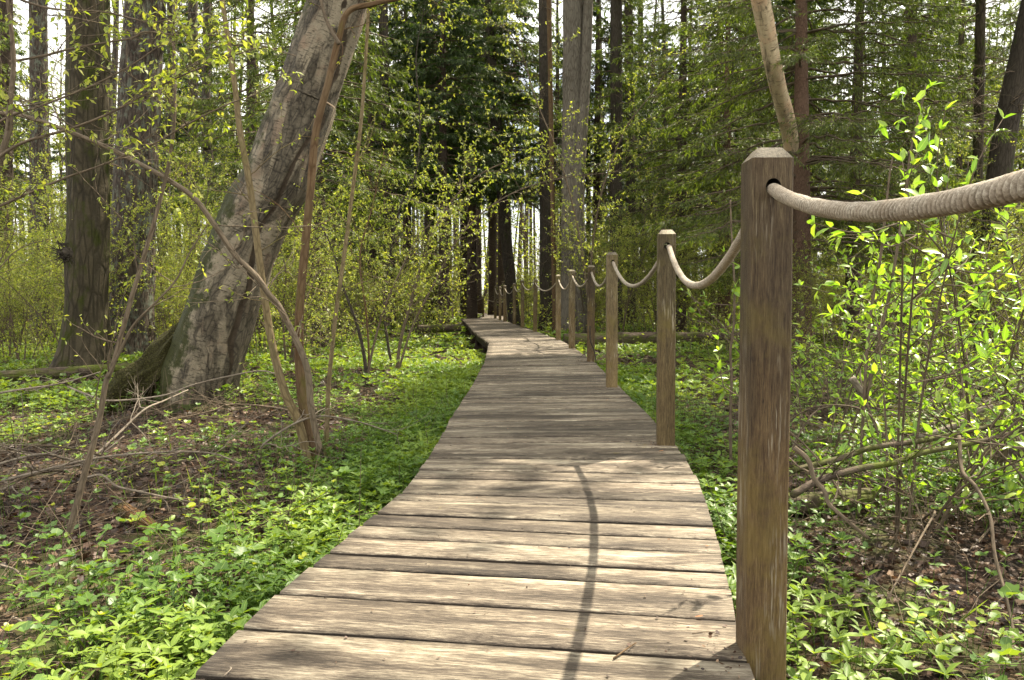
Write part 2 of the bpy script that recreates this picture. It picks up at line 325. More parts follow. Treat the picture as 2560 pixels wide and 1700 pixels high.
def birch(name, base, dark, moss, lines=70, crack=.5, rough_at=.50, peel=(.42, .22, .14)):
    m = M(name); bk = m.attr("bk", True)
    n1 = m.noise(m.map(bk, (3, 3, 1.2)), 3, 5, .6)
    col = m.ramp(n1, [(.3, tuple(c * .62 for c in base)), (.5, base), (.7, tuple(min(1, c * 1.25) for c in base))])
    pe = m.ramp(m.noise(m.map(bk, (1, 1, .8), (3, 1, 0)), 5, 4, .6), [(.50, 0.0), (.62, .7)])
    col = m.mix(pe, col, peel)
    ln = m.noise(m.map(bk, (15 if lines > 50 else 9, 15 if lines > 50 else 9, lines)), 1.0, 5, .75, .6)                      # thin cross lines
    lf = m.ramp(ln, [(.36, 1.0), (.45, 0.0)]); col = m.mix(m.math('MULTIPLY', lf, .8), col, dark)
    cr = m.noise(m.map(bk, (9, 9, 1.6), (7, 2, 1)), 1.0, 6, .7, 1.2)
    cf = m.ramp(cr, [(crack - .10, 1.0), (crack, 0.0)]); col = m.mix(cf, col, m.mix(m.noise(bk, 50, 3), dark, tuple(c * 3 for c in dark)))
    fine = m.noise(bk, 90, 4, .7); col = m.mix(m.ramp(fine, [(.3, .35), (.6, 0.0)]), col, tuple(c * .4 for c in base))
    big = m.noise(m.map(bk, (2.2, 2.2, .7), (1, 4, 2)), 2.0, 5, .65, .8)               # broad rough dark bark between smooth pale sheets
    bf = m.ramp(big, [(rough_at, 0.0), (rough_at + .07, .92)]); rb = m.ramp(m.noise(m.map(bk, (16, 16, 3.5)), 1.5, 6, .75, .8), [(.3, dark), (.55, tuple(c * .42 for c in base)), (.8, tuple(c * .8 for c in base))]); vc = m.ramp(m.voro(m.map(bk, (15, 15, 6)), 1.6, 'DISTANCE_TO_EDGE'), [(0, .35), (.12, 1.0)]); rb = m.mix(1.0, rb, vc, 'MULTIPLY'); col = m.mix(bf, col, rb)
    va = m.attr("va"); fis = m.ramp(m.math('ADD', m.math('MULTIPLY', va, -1.0), m.math('MULTIPLY', m.math('SUBTRACT', m.noise(m.map(bk, (14, 14, 4)), 1.5, 5, .7), .5), 1.3)), [(.42, 0.0), (.56, 1.0)])
    col = m.mix(fis, col, m.mix(m.noise(m.map(bk, (20, 20, 4)), 2, 4), dark, tuple(c * 4.5 for c in dark)))
    mo = m.ramp(m.math('ADD', va, m.math('MULTIPLY', m.math('SUBTRACT', m.noise(bk, 9, 5, .7), .5), 1.1)), [(.55, 0.0), (.72, 1.0)])
    col = m.mix(mo, col, m.mix(fine, tuple(c * .35 for c in moss), moss))
    hh = m.mix(.5, m.math('SUBTRACT', 1.0, cf), m.mix(.5, m.math('SUBTRACT', 1.0, lf), fine))
    return m.done(col, .75, m.bump(hh, .8, .03), .2)
B_BIRCH = birch("old_birch_bark", (.205, .172, .118), (.018, .013, .008), (.045, .048, .011), 95, .42, rough_at=.465, peel=(.18, .12, .078))
B_GOLD = birch("peeling_birch_bark", (.52, .42, .27), (.07, .042, .022), (.1, .1, .03), 34, .36, rough_at=.57, peel=(.60, .40, .25))
def timber(name, stops, gl, gc, bands, bump=.35, algae=None, w2=1.0, sc=1.0, foot=None):
    # bk.x runs along the grain, bk.y and bk.z across it
    m = M(name); bk = m.attr("bk", True); va = m.attr("va")
    off = m.n("ShaderNodeCombineXYZ", X=m.math('MULTIPLY', va, 31.0), Y=m.math('MULTIPLY', va, 17.0), Z=m.math('MULTIPLY', va, 7.0)).outputs[0]
    v = m.n("ShaderNodeVectorMath", {"operation": 'ADD'}); m.put(v.inputs[0], bk); m.put(v.inputs[1], off); v = v.outputs[0]
    g1 = m.noise(m.map(v, (gl * 4.6, gc * 2.2, gc * 2.2)), 1.0 * sc, 5, .8, .2)
    g2 = m.noise(m.map(v, (gl * .5, gc * .16, gc * .16)), 1.0 * sc, 4, .6, .8)
    g3 = m.noise(m.map(v, (gl * 8, gc * 6, gc * 6)), 1.0 * sc, 3, .8)
    g = m.math('ADD', m.math('MULTIPLY', m.math('SUBTRACT', m.mix(.40, g1, g3), .5), 1.65), m.math('ADD', m.math('MULTIPLY', m.math('SUBTRACT', g2, .5), w2), .5))
    col = m.ramp(g, stops)
    tone = m.ramp(m.noise(m.map(v, (1.1, 2.5, 2.5)), 1.0, 3, .5), [(.32, .62), (.6, 1.0)])
    col = m.mix(1.0, col, tone, 'MULTIPLY')
    kn = m.voro(m.map(v, (1.6, 7, 7)), 1.0); col = m.mix(m.ramp(kn, [(.045, .85), (.10, 0.0)]), col, (.035, .025, .018))
    per = m.ramp(va, [(0, .58), (.4, .92), (1, 1.15)]); col = m.mix(1.0, col, per, 'MULTIPLY')
    ck = m.noise(m.map(v, (gl * 1.1, gc * 1.6, gc * 1.6), (5, 3, 8)), 1.0, 2, .5, .3); ck = m.ramp(m.math('ABSOLUTE', m.math('SUBTRACT', ck, .5)), [(.004, .8), (.014, 0.0)])
    ck = m.math('MULTIPLY', ck, m.ramp(m.noise(m.map(v, (3, 9, 9)), 1.0, 2), [(.48, 0.0), (.56, 1.0)])); col = m.mix(ck, col, (.02, .014, .010))
    if algae: col = m.mix(m.ramp(m.noise(v, 5, 5, .7), [(algae[1], 0.0), (algae[1] + .12, algae[2])]), col, algae[0])
    if foot:                                   # weathered head, tan lower half with pale rubbed streaks
        h = m.n("ShaderNodeSeparateXYZ", Vector=bk).outputs[0]; h = m.math('ADD', h, m.math('MULTIPLY', m.math('SUBTRACT', m.noise(m.map(v, (3, 20, 20)), 1.0, 4), .5), .9))
        col = m.mix(m.ramp(h, [(.35, 1.0), (.75, 0.0)]), m.mix(1.0, col, (.90, .93, .90), 'MULTIPLY'), m.mix(1.0, col, foot, 'MULTIPLY'))
        st = m.math('MULTIPLY', m.ramp(m.noise(m.map(v, (9, 170, 170)), 1.0, 3, .7), [(.53, 0.0), (.62, 1.0)]), m.ramp(m.noise(m.map(v, (3.2, 13, 13), (2, 2, 2)), 1.0, 3), [(.52, 0.0), (.60, .8)])); col = m.mix(st, col, (.36, .31, .22))
    return m.done(col, .72, m.bump(g, bump, .012), .25)
W_DECK = timber("weathered_deck_board", [(.18, (.028, .021, .015)), (.36, (.070, .054, .038)), (.50, (.150, .119, .085)), (.64, (.30, .252, .18)), (.86, (.58, .51, .38))], 3.4, 62, 0, .35, algae=((.20, .17, .03), .66, .5))
W_POST = timber("weathered_post", [(.2, (.035, .021, .012)), (.40, (.085, .055, .031)), (.55, (.135, .093, .052)), (.72, (.21, .155, .085)), (.9, (.40, .32, .20))], 3.4, 80, 0, .9, algae=((.15, .115, .035), .50, .5), w2=.45, foot=(1.3, 1.22, 1.0))
W_POST2 = timber("sunlit_weathered_post", [(.2, (.05, .034, .018)), (.40, (.12, .086, .045)), (.55, (.19, .142, .077)), (.72, (.27, .21, .12)), (.9, (.42, .35, .22))], 3.4, 80, 0, .9, algae=((.17, .135, .04), .50, .5), w2=.45, foot=(1.15, 1.1, .95))  # lighter, tanner post wood with sunlight put into its colour
W_POSTTOP = timber("bleached_post_top", [(.25, (.07, .056, .036)), (.5, (.18, .15, .10)), (.8, (.34, .30, .21))], 30, 60, 0, .4)
W_EDGE = timber("dark_plank_edge", [(.25, (.010, .007, .005)), (.5, (.03, .022, .015)), (.8, (.07, .052, .035))], 4, 30, 0, .4)  # dark plank sides that make the gaps between boards stand out
W_BEAM = timber("dark_joist", [(.25, (.02, .015, .011)), (.5, (.06, .045, .033)), (.8, (.12, .09, .065))], 2, 30, 0, .4)
_m = M("dark_hole"); HOLE = _m.done((.012, .009, .007), .9)
_m = M("hemp_rope"); _bk = _m.attr("bk", True)
_f = _m.noise(_bk, 260, 4, .7); _g = _m.noise(_bk, 22, 3, .6)
ROPE = _m.done(_m.mix(_m.ramp(_m.attr('va'), [(0, .95), (.75, 0.0)]), _m.mix(_m.ramp(_g, [(.38, 0.0), (.7, .5)]), _m.ramp(_f, [(.25, (.12, .10, .075)), (.5, (.31, .27, .21)), (.75, (.54, .49, .40))]), (.25, .19, .13)), (.07, .048, .030)), .85, _m.bump(_f, .7, .003), .15)  # shade of the strand grooves painted into the rope colour
_m = M("forest_floor"); _tc = _m.n("ShaderNodeTexCoord").outputs["Object"]
_v = _m.n("ShaderNodeTexVoronoi", {"feature": 'F1'}, Vector=_m.map(_tc, (1, 1, 1)), Scale=24.0, Randomness=1.0)
_s = _m.n("ShaderNodeSeparateXYZ", Vector=_v.outputs["Color"]).outputs[0]
_c = _m.ramp(_s, [(0, (.014, .009, .006)), (.35, (.032, .020, .013)), (.7, (.065, .038, .024)), (1, (.13, .08, .05))])
_c = _m.mix(_m.ramp(_m.noise(_tc, 40, 5, .7), [(.3, .8), (.6, 0.0)]), _c, (.016, .011, .008))
_c = _m.mix(_m.ramp(_m.noise(_tc, 1.3, 5, .65), [(.50, 0.0), (.66, .85)]), _c, _m.mix(_m.noise(_tc, 90, 3), (.02, .03, .006), (.07, .10, .018)))
GROUND = _m.done(_c, .9, _m.bump(_m.mix(.5, _v.outputs["Distance"], _m.noise(_tc, 60, 5, .7)), .9, .03), .15)

# ------------------------------------------------------------------ ground
def make_ground():
    g = np.linspace(-1, 1, 261); gx = np.sign(g) * (np.abs(g) * 9 + np.abs(g) ** 5 * 250)
    h = np.linspace(0, 1, 331); gy = -8 + h * 26 + h ** 6 * 260
    X, Y = np.meshgrid(gx, gy, indexing='ij'); Z = gz(X, Y)
    n, k = X.shape; i, j = np.meshgrid(np.arange(n - 1), np.arange(k - 1), indexing='ij')
    Q = np.stack([i * k + j, (i + 1) * k + j, (i + 1) * k + j + 1, i * k + j + 1], -1).reshape(-1, 4)
    o = obj("ground", MB().add(np.stack([X, Y, Z], -1), Q=Q), GROUND, smooth=True)
    tag(o, "forest floor of brown leaf litter and moss around the boardwalk", "ground", kind="structure")
make_ground()

# ------------------------------------------------------------------ boardwalk
def board(mb, L0, R0_, L1, R1, z, rng, th=.034):  # one plank between two lines across the walk
    L0, R0_, L1, R1 = (np.array(p, float) for p in (L0, R0_, L1, R1)); n = 15
    a = rng.random(); dz = rng.normal() * .0016
    jl, jr = rng.normal() * .003, rng.normal() * .003
    u0 = unit(R0_ - L0); L0, L1, R0_, R1 = L0 - u0 * jl, L1 - u0 * jl, R0_ + u0 * jr, R1 + u0 * jr
    ts = np.linspace(0, 1, n); le = np.linalg.norm(R0_ - L0); wd = np.linalg.norm(L1 - L0)
    o1, o2 = rng.random() * 99, rng.random() * 99; c = .005
    rows = []
    for t in ts:
        A, B = L0 + (R0_ - L0) * t, L1 + (R1 - L1) * t; v = unit(B - A)
        A = A + v * (.0028 * (vnoise(t * 9 + o1, 0.) - .5) * 2); B = B + v * (.0028 * (vnoise(t * 9 + o2, 1.) - .5) * 2)
        zz = z + dz + .0012 * (vnoise(t * 5 + o1, 3.) - .5)
        rows.append([[*A, zz - th], [*A, zz - c], [*(A + v * c), zz], [*((A + B) / 2), zz - .0007], [*(B - v * c), zz], [*B, zz - c], [*B, zz - th]])
    V = np.array(rows); k = 7
    bkc = np.zeros((n, k, 3)); bkc[..., 0] = ts[:, None] * le; bkc[..., 1] = np.array([0, 0, .03, .5, .97, 1, 1])[None] * wd; bkc[..., 2] = np.array([-th, 0, 0, 0, 0, 0, -th])[None]
    i, j = np.meshgrid(np.arange(n - 1), np.arange(k), indexing='ij'); j2 = (j + 1) % k
    Q = np.stack([i * k + j, (i + 1) * k + j, (i + 1) * k + j2, i * k + j2], -1).reshape(-1, 4)
    e = n * k - k
    T = [[0, 1, 2], [0, 2, 3], [0, 3, 4], [0, 4, 5], [0, 5, 6]]; T += [[e + c_, e + b_, e + a_] for a_, b_, c_ in T]
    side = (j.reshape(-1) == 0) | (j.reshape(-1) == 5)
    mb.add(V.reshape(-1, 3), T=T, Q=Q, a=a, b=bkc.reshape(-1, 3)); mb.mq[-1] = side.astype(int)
def line_at(P, s):                            # point at arc fraction s of a polyline
    P = np.array(P); d = np.concatenate([[0], np.cumsum(np.linalg.norm(np.diff(P, axis=0), axis=1))]); s = s * d[-1]
    return np.array([np.interp(s, d, P[:, 0]), np.interp(s, d, P[:, 1])])
def deck_section(mb, PL, PR, z0, z1, rng, widths):
    mid = lambda s: (line_at(PL, s) + line_at(PR, s)) / 2
    tot = sum(np.linalg.norm(mid((i + 1) / 60) - mid(i / 60)) for i in range(60)); s = 0
    while s < tot - .04:
        w = widths[rng.integers(len(widths))] * (1 + .04 * rng.normal()); g = rng.uniform(.012, .018)
        a, b = s / tot, min(1, (s + w) / tot)
        board(mb, line_at(PL, a), line_at(PR, a), line_at(PL, b), line_at(PR, b), z0 + (z1 - z0) * a, rng)
        s += w + g
def make_boardwalk():
    rng = np.random.default_rng(21)
    KL = [-.7, 1.0, 1.675, 2.18, 2.43, 2.90, 3.18, 3.84, 6.0, 11.95]; KR = [-.88, .84, 1.52, 2.02, 2.28, 2.78, 3.10, 3.91, 6.1, 12.58]
    joints = [-.85, -.66, -.46, -.27, -.09, .11, .30, .50, .68, .88, 1.08, 1.30, 1.513, 1.710, 1.905, 2.014, 2.16, 2.29, 2.417, 2.60, 2.71, 2.82, 2.98, 3.13, 3.27, 3.42, 3.55, 3.69]
    while joints[-1] < 12.45: joints.append(joints[-1] + rng.choice([.15, .165, .175, .155]))
    joints[-1] = 12.58; mb = MB()
    lx = lambda y: np.interp(y, [p[1] for p in DL], [p[0] for p in DL]); rx = lambda y: np.interp(y, [p[1] for p in DR], [p[0] for p in DR])
    for a_, b_ in zip(joints[:-1], joints[1:]):
        g_ = rng.uniform(.013, .020); b_ -= g_; la, lb_ = np.interp([a_, b_], KR, KL)
        board(mb, (lx(la), la), (rx(a_), a_), (lx(lb_), lb_), (rx(b_), b_), 0, rng) 
    deck_section(mb, DL2, DR2, 0, 0, rng, [.14, .16])
    root = empty("boardwalk", (0, 0, 0), "grey weathered plank boardwalk winding away through the forest", "boardwalk"); tag(root, kind="structure")
    obj("deck_planks", mb, [W_DECK, W_EDGE], root)
    bm = MB()
    def beam(p0, p1, z, w=.06, h=.12, m=0):
        p0, p1 = np.array(p0), np.array(p1); d = unit(p1 - p0); s = np.array([-d[1], d[0]]) * w / 2; V = []
        for p in (p0, p1): V += [[*(p - s), z - h], [*(p + s), z - h], [*(p + s), z], [*(p - s), z]]
        L = np.linalg.norm(p1 - p0)
        b = [[0, -w, -h], [0, w, -h], [0, w, 0], [0, -w, 0], [L, -w, -h], [L, w, -h], [L, w, 0], [L, -w, 0]]
        return MB().add(V, Q=[[0, 1, 2, 3], [7, 6, 5, 4], [0, 4, 5, 1], [1, 5, 6, 2], [2, 6, 7, 3], [3, 7, 4, 0]], b=b, a=rng.random())
    for PP, sg in ((DL, 1), (DR, -1), (DL2, 1), (DR2, -1)):
        for p, q in zip(PP[:-1], PP[1:]):
            p2, q2 = (p[0] + sg * .07, p[1]), (q[0] + sg * .07, q[1]); bm.merge(beam(p2, q2, -.037))
    b = obj("joist", bm, W_BEAM, root)
    pl = MB()
    for y in (4.2, 7.2, 10.2, 12.3, 15, 18, 21, 24.6):
        for PL_, sg in ((DL if y < 12 else DL2, 1), (DR if y < 12 else DR2, -1)):
            x = np.interp(y, [p[1] for p in PL_], [p[0] for p in PL_]) + sg * .17
            pl.merge(tube([(x, y, -.6), (x, y, -.05)], .05, 8))
    obj("support_pile", pl, W_BEAM, root)
    mb = MB(); L, R = [], []
    for i, p in enumerate(LOW):
        a = np.array(LOW[max(i - 1, 0)]); c = np.array(LOW[min(i + 1, len(LOW) - 1)]); d = unit(c - a); s = np.array([-d[1], d[0]]) * .55
        L.append(tuple(np.array(p) + s)); R.append(tuple(np.array(p) - s))
    deck_section(mb, L, R, -.24, -.24, rng, [.15]); lo = obj("far_walkway", mb, [W_DECK, W_EDGE]); tag(lo, "lower plank walkway continuing beyond the step at the far end", "boardwalk", kind="structure")
make_boardwalk()

# ------------------------------------------------------------------ posts and ropes
HOLE_DROP = .078
def post_mesh(w, h, seed, depth=.55, hole=True):
    rng = np.random.default_rng(seed); mb = MB(); c = .004; tch = .022; nz = 40
    # octagonal (chamfered square) rings from below the deck to the bevelled top
    hw = w / 2
    def ring(z, q): return [(-q + c, -q, z), (q - c, -q, z), (q, -q + c, z), (q, q - c, z), (q - c, q, z), (-q + c, q, z), (-q, q - c, z), (-q, -q + c, z)]
    zs = np.concatenate([np.linspace(-depth, h - HOLE_DROP - .02, nz), [h - HOLE_DROP + .02, h - tch]])
    R, H = [], h - HOLE_DROP; hr = .0148
    lean = rng.normal(size=2) * .001
    for z in zs:
        wob = .0006 * math.sin(z * 9 + seed); R.append([(x + wob, y, zz) for x, y, zz in ring(z, hw)])
    V = np.array(R).reshape(-1, 3); n = len(zs); i, j = np.meshgrid(np.arange(n - 1), np.arange(8), indexing='ij'); j2 = (j + 1) % 8
    Q = np.stack([i * 8 + j, i * 8 + j2, (i + 1) * 8 + j2, (i + 1) * 8 + j], -1)
    keep = np.ones((n - 1, 8), bool)
    if hole: keep[nz - 1, 0] = False; keep[nz - 1, 4] = False      # the two faces the rope passes through
    Q = Q[keep]
    B = np.stack([V[:, 2], V[:, 0], V[:, 1]], -1)
    tone = rng.random(); mb.add(V, Q=Q, a=tone, b=B)
    if hole:                                                         # face panels with a round opening, and the bore
        z0, z1 = zs[nz - 1], zs[nz]; xw = hw - c; K = 24; an = np.arange(K) * TAU / K
        for sgn in (-1, 1):
            cx, cz = np.cos(an) * hr, np.sin(an) * hr * 1.12 + H
            t = np.minimum(xw / np.maximum(np.abs(np.cos(an)), 1e-6), ((z1 - z0) / 2) / np.maximum(np.abs(np.sin(an)), 1e-6))
            ox, oz = np.cos(an) * t, np.sin(an) * t + (z0 + z1) / 2
            Vp = np.concatenate([np.stack([cx, np.full(K, sgn * hw), cz], -1), np.stack([ox, np.full(K, sgn * hw), oz], -1), np.array([[s1 * xw, sgn * hw, zz] for s1, zz in ((-1, z0), (1, z0), (1, z1), (-1, z1))])])
            jj = np.arange(K); Qp = np.stack([jj, (jj + 1) % K, K + (jj + 1) % K, K + jj], -1)
            T = []
            for ci, (sx, sz) in enumerate(((-1, -1), (1, -1), (1, 1), (-1, 1))):
                q = [k_ for k_ in range(K) if False]
                a0 = math.atan2(sz * (z1 - z0) / 2, sx * xw) % TAU; k0 = int(a0 / TAU * K) % K
                T.append([K + k0, K + (k0 + 1) % K, 2 * K + ci])
            if sgn > 0: Qp = Qp[:, ::-1]
            mb.add(Vp, Q=Qp, T=T, a=tone, b=np.stack([Vp[:, 2], Vp[:, 0], Vp[:, 1]], -1))
        Vb = np.concatenate([np.stack([np.cos(an) * hr, np.full(K, s * hw), np.sin(an) * hr * 1.12 + H], -1) for s in (-1, 1)])
        jj = np.arange(K); mb.add(Vb, Q=np.stack([jj, (jj + 1) % K, K + (jj + 1) % K, K + jj], -1), m=2)
    q2 = hw - .017; top = np.array(ring(h, q2)); base = (n - 1) * 8
    Vt = np.concatenate([np.array(R[-1]), top, [[0, 0, h + .001]]]); Bt = np.stack([Vt[:, 0], Vt[:, 1], Vt[:, 2]], -1)
    jj = np.arange(8); mb.add(Vt, Q=np.stack([jj, (jj + 1) % 8, 8 + (jj + 1) % 8, 8 + jj], -1), T=np.stack([8 + jj, 8 + (jj + 1) % 8, np.full(8, 16)], -1), m=1, a=rng.random(), b=Bt)
    return mb
ORD = ["nearest and tallest in view, with the thick rope leaving to the right", "second from the camera", "third from the camera", "fourth from the camera, a thin stick leaning on it",
       "fifth from the camera", "sixth from the camera, pale cap", "seventh from the camera", "eighth from the camera, at the bend", "ninth from the camera", "tenth from the camera",
       "eleventh from the camera, in front of a mossy trunk", "last on the upper deck, at its far end"]
# (px centre, px base, top z) measured; the first is placed directly
POSTS = [(.506, 1.552, 1.008, .08)]
for px, py, zt in ((1668, 1113, 1.037), (1531, 969, 1.063), (1478, 904, 1.058), (1430, 871, 1.08), (1396, 850, 1.07), (1338, 829, 1.062), (1306, 818.5, 1.085), (1286, 810, 1.05), (1262, 804.5, 1.02), (1250, 801, 1.0), (1238, 796, 1.05)):
    g = gp(px, py, 0); POSTS.append((g[0], g[1] + .04, zt, .084))
post_objs = []
for i, (x, y, zt, w) in enumerate(POSTS):
    mb = post_mesh(w, zt, 40 + i)
    nx, ny = (POSTS[min(i + 1, len(POSTS) - 1)][0] - POSTS[max(i - 1, 0)][0], POSTS[min(i + 1, len(POSTS) - 1)][1] - POSTS[max(i - 1, 0)][1])
    o = obj("rope_post", mb, [W_POST if i in (0, 3) else W_POST2, W_POSTTOP, HOLE], loc=(x, y, 0)); o.rotation_euler = (R0.normal() * .004, R0.normal() * .005, math.atan2(-nx, ny) * (.25 if i else 0) + (R0.normal() * .05 if i else 0))
    tag(o, "square wooden post, " + ORD[i], "post", "rope posts along the right edge of the boardwalk"); post_objs.append(o)
def rope(p0, p1, sag, r, k, n, label, bow=0.0, loose=None):
    t = np.linspace(0, 1, n)[:, None]; p0, p1 = np.array(p0), np.array(p1)
    P = p0 + (p1 - p0) * t; P[:, 2] -= (4 * t * (1 - t))[:, 0] * sag; P[:, 0] += (4 * t * (1 - t))[:, 0] * bow
    mb = tube(P, r, k, a=.8, off=3)
    if k >= 12:                                # raised strands twisted round the rope
        V = mb.V[0][:n * k].reshape(n, k, 3); b = mb.b[0][:n * k].reshape(n, k, 3); th = np.arange(k) * TAU / k
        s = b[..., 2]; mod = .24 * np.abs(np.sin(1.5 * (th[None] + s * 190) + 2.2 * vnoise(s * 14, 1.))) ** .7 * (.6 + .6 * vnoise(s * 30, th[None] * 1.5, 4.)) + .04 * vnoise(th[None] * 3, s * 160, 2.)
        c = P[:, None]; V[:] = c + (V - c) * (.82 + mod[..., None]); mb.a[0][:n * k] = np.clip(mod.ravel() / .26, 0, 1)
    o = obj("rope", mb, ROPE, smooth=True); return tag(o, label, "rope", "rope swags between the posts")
hole = lambda i, s=0: (POSTS[i][0], POSTS[i][1] + s * (POSTS[i][3] / 2 - .012), POSTS[i][2] - HOLE_DROP - .004)
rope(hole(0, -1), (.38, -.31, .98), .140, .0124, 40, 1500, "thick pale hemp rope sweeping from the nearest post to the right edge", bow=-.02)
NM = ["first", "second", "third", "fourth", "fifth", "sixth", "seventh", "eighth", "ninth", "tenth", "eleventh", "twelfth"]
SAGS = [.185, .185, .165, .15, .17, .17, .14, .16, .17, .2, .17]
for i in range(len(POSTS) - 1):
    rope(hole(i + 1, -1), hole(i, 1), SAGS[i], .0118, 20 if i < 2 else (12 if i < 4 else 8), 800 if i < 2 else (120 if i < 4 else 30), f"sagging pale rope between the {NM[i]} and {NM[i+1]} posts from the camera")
FARP = [at(1208, 789, 36), at(1130, 785, 37.5)]
for q, (p, lb) in enumerate(zip(FARP, ("thin wooden post on the lower far walkway, beyond the step", "thin wooden post beside the mossy trunk on the lower far walkway"))):
    o = obj("rope_post", post_mesh(.085, .95, 80 + q), [W_POST, W_POSTTOP, HOLE], loc=(p[0], p[1], -.25)); tag(o, lb, "post", "posts of the lower far walkway")
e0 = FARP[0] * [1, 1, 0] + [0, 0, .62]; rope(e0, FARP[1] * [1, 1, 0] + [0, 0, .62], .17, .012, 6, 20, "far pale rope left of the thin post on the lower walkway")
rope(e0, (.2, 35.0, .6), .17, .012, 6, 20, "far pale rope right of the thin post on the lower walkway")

# ------------------------------------------------------------------ plant generators
def twiggy(path, rad, rng, ntw=10, tl=(.3, .7), leaf=.02, nleaf=8, t0=.25, hang=.6, sub=2, k=8, up=.35, tm=LEAF4, pair=True, rough=.05, lvar=None, twr=.0022):
    """a stem with side twigs and leaves -> (wood, foliage)"""
    path = np.asarray(path, float); wood = tube(path, rad, k, rough, rng=rng); fol = MB()
    n = len(path); tan = unit(np.gradient(path, axis=0)); LP, LD = [], []
    segA, segB, rA, rB = [], [], [], []
    def shoot(p, d, L, r, lev):
        m = max(3, int(L / .07) + 2); q = [p]; dd = d.copy()
        for i in range(m):
            dd = unit(dd + rng.normal(size=3) * .16 + np.array([0, 0, .04])); q.append(q[-1] + dd * L / m)
        q = np.array(q); rr = np.linspace(r, r * .35, m + 1)
        segA.append(q[:-1]); segB.append(q[1:]); rA.append(rr[:-1]); rB.append(rr[1:])
        if lev < sub:
            for _ in range(rng.integers(1, 4)):
                i = rng.integers(1, m); s = unit(dd + rng.normal(size=3) * .8 + np.array([0, 0, .1])); shoot(q[i], s, L * rng.uniform(.35, .6), rr[i] * .7, lev + 1)
        nl = max(1, int(nleaf * L / .4))
        ii = rng.uniform(.2, 1, nl) * m; i0 = np.minimum(ii.astype(int), m - 1); LP.append(q[i0] + (q[i0 + 1] - q[i0]) * (ii - i0)[:, None]); LP.append(q[-1:]); LD.append(np.repeat(dd[None], nl + 1, 0))
    for _ in range(ntw):
        t = rng.uniform(t0, 1); i = min(int(t * (n - 1)), n - 2); p = path[i] + (path[i + 1] - path[i]) * (t * (n - 1) - i)
        d = unit(rng.normal(size=3) * [1, 1, .5] + np.array([0, 0, up]) + tan[i] * .5)
        r_ = np.atleast_1d(rad)[min(i, np.atleast_1d(rad).size - 1)]
        shoot(p, d, rng.uniform(*tl), min(r_ * .5, twr * 2), 0)
    if segA: wood.merge(sticks(np.vstack(segA), np.vstack(segB), np.concatenate(rA), np.concatenate(rB), 4))
    if LP and nleaf:
        P = np.vstack(LP); D = np.vstack(LD); reps = 2 if pair else 1; P = np.repeat(P, reps, 0); D = np.repeat(D, reps, 0); m = len(P)
        D = unit(D * .5 + rng.normal(size=(m, 3)) * .8 + np.array([0, 0, -hang])); N = unit(rng.normal(size=(m, 3)) * .6 + np.array([0, 0, 1.]))
        fol.merge(leaves(P, D, N, leaf * rng.uniform(.6, 1.3, m), tm, rng=rng, a=lvar))
    return wood, fol
def shrub(seed, H, nst, spread, leaf, nleaf, ntw=9, r=.008, tl=(.25, .6), sub=1, hang=.4, tm=LEAF4, up=.35):
    rng = np.random.default_rng(seed); W, F = MB(), MB()
    for _ in range(nst):
        an = rng.random() * TAU; h = H * rng.uniform(.55, 1.05); sp = spread * rng.uniform(.3, 1)
        b = np.array([math.cos(an), math.sin(an), 0]) * .08 * rng.random()
        pts = [b - [0, 0, .1], b + [sp * .25 * math.cos(an), sp * .25 * math.sin(an), h * .4], b + [sp * .6 * math.cos(an) + rng.normal() * .05, sp * .6 * math.sin(an) + rng.normal() * .05, h * .75], b + [sp * math.cos(an), sp * math.sin(an), h]]
        p = spline(pts, 14); w, f = twiggy(p, np.linspace(r, r * .3, 14) * rng.uniform(.7, 1.3), rng, ntw, tl, leaf, nleaf, .2, hang, sub, 6, up, tm)
        W.merge(w); F.merge(f)
    return W, F
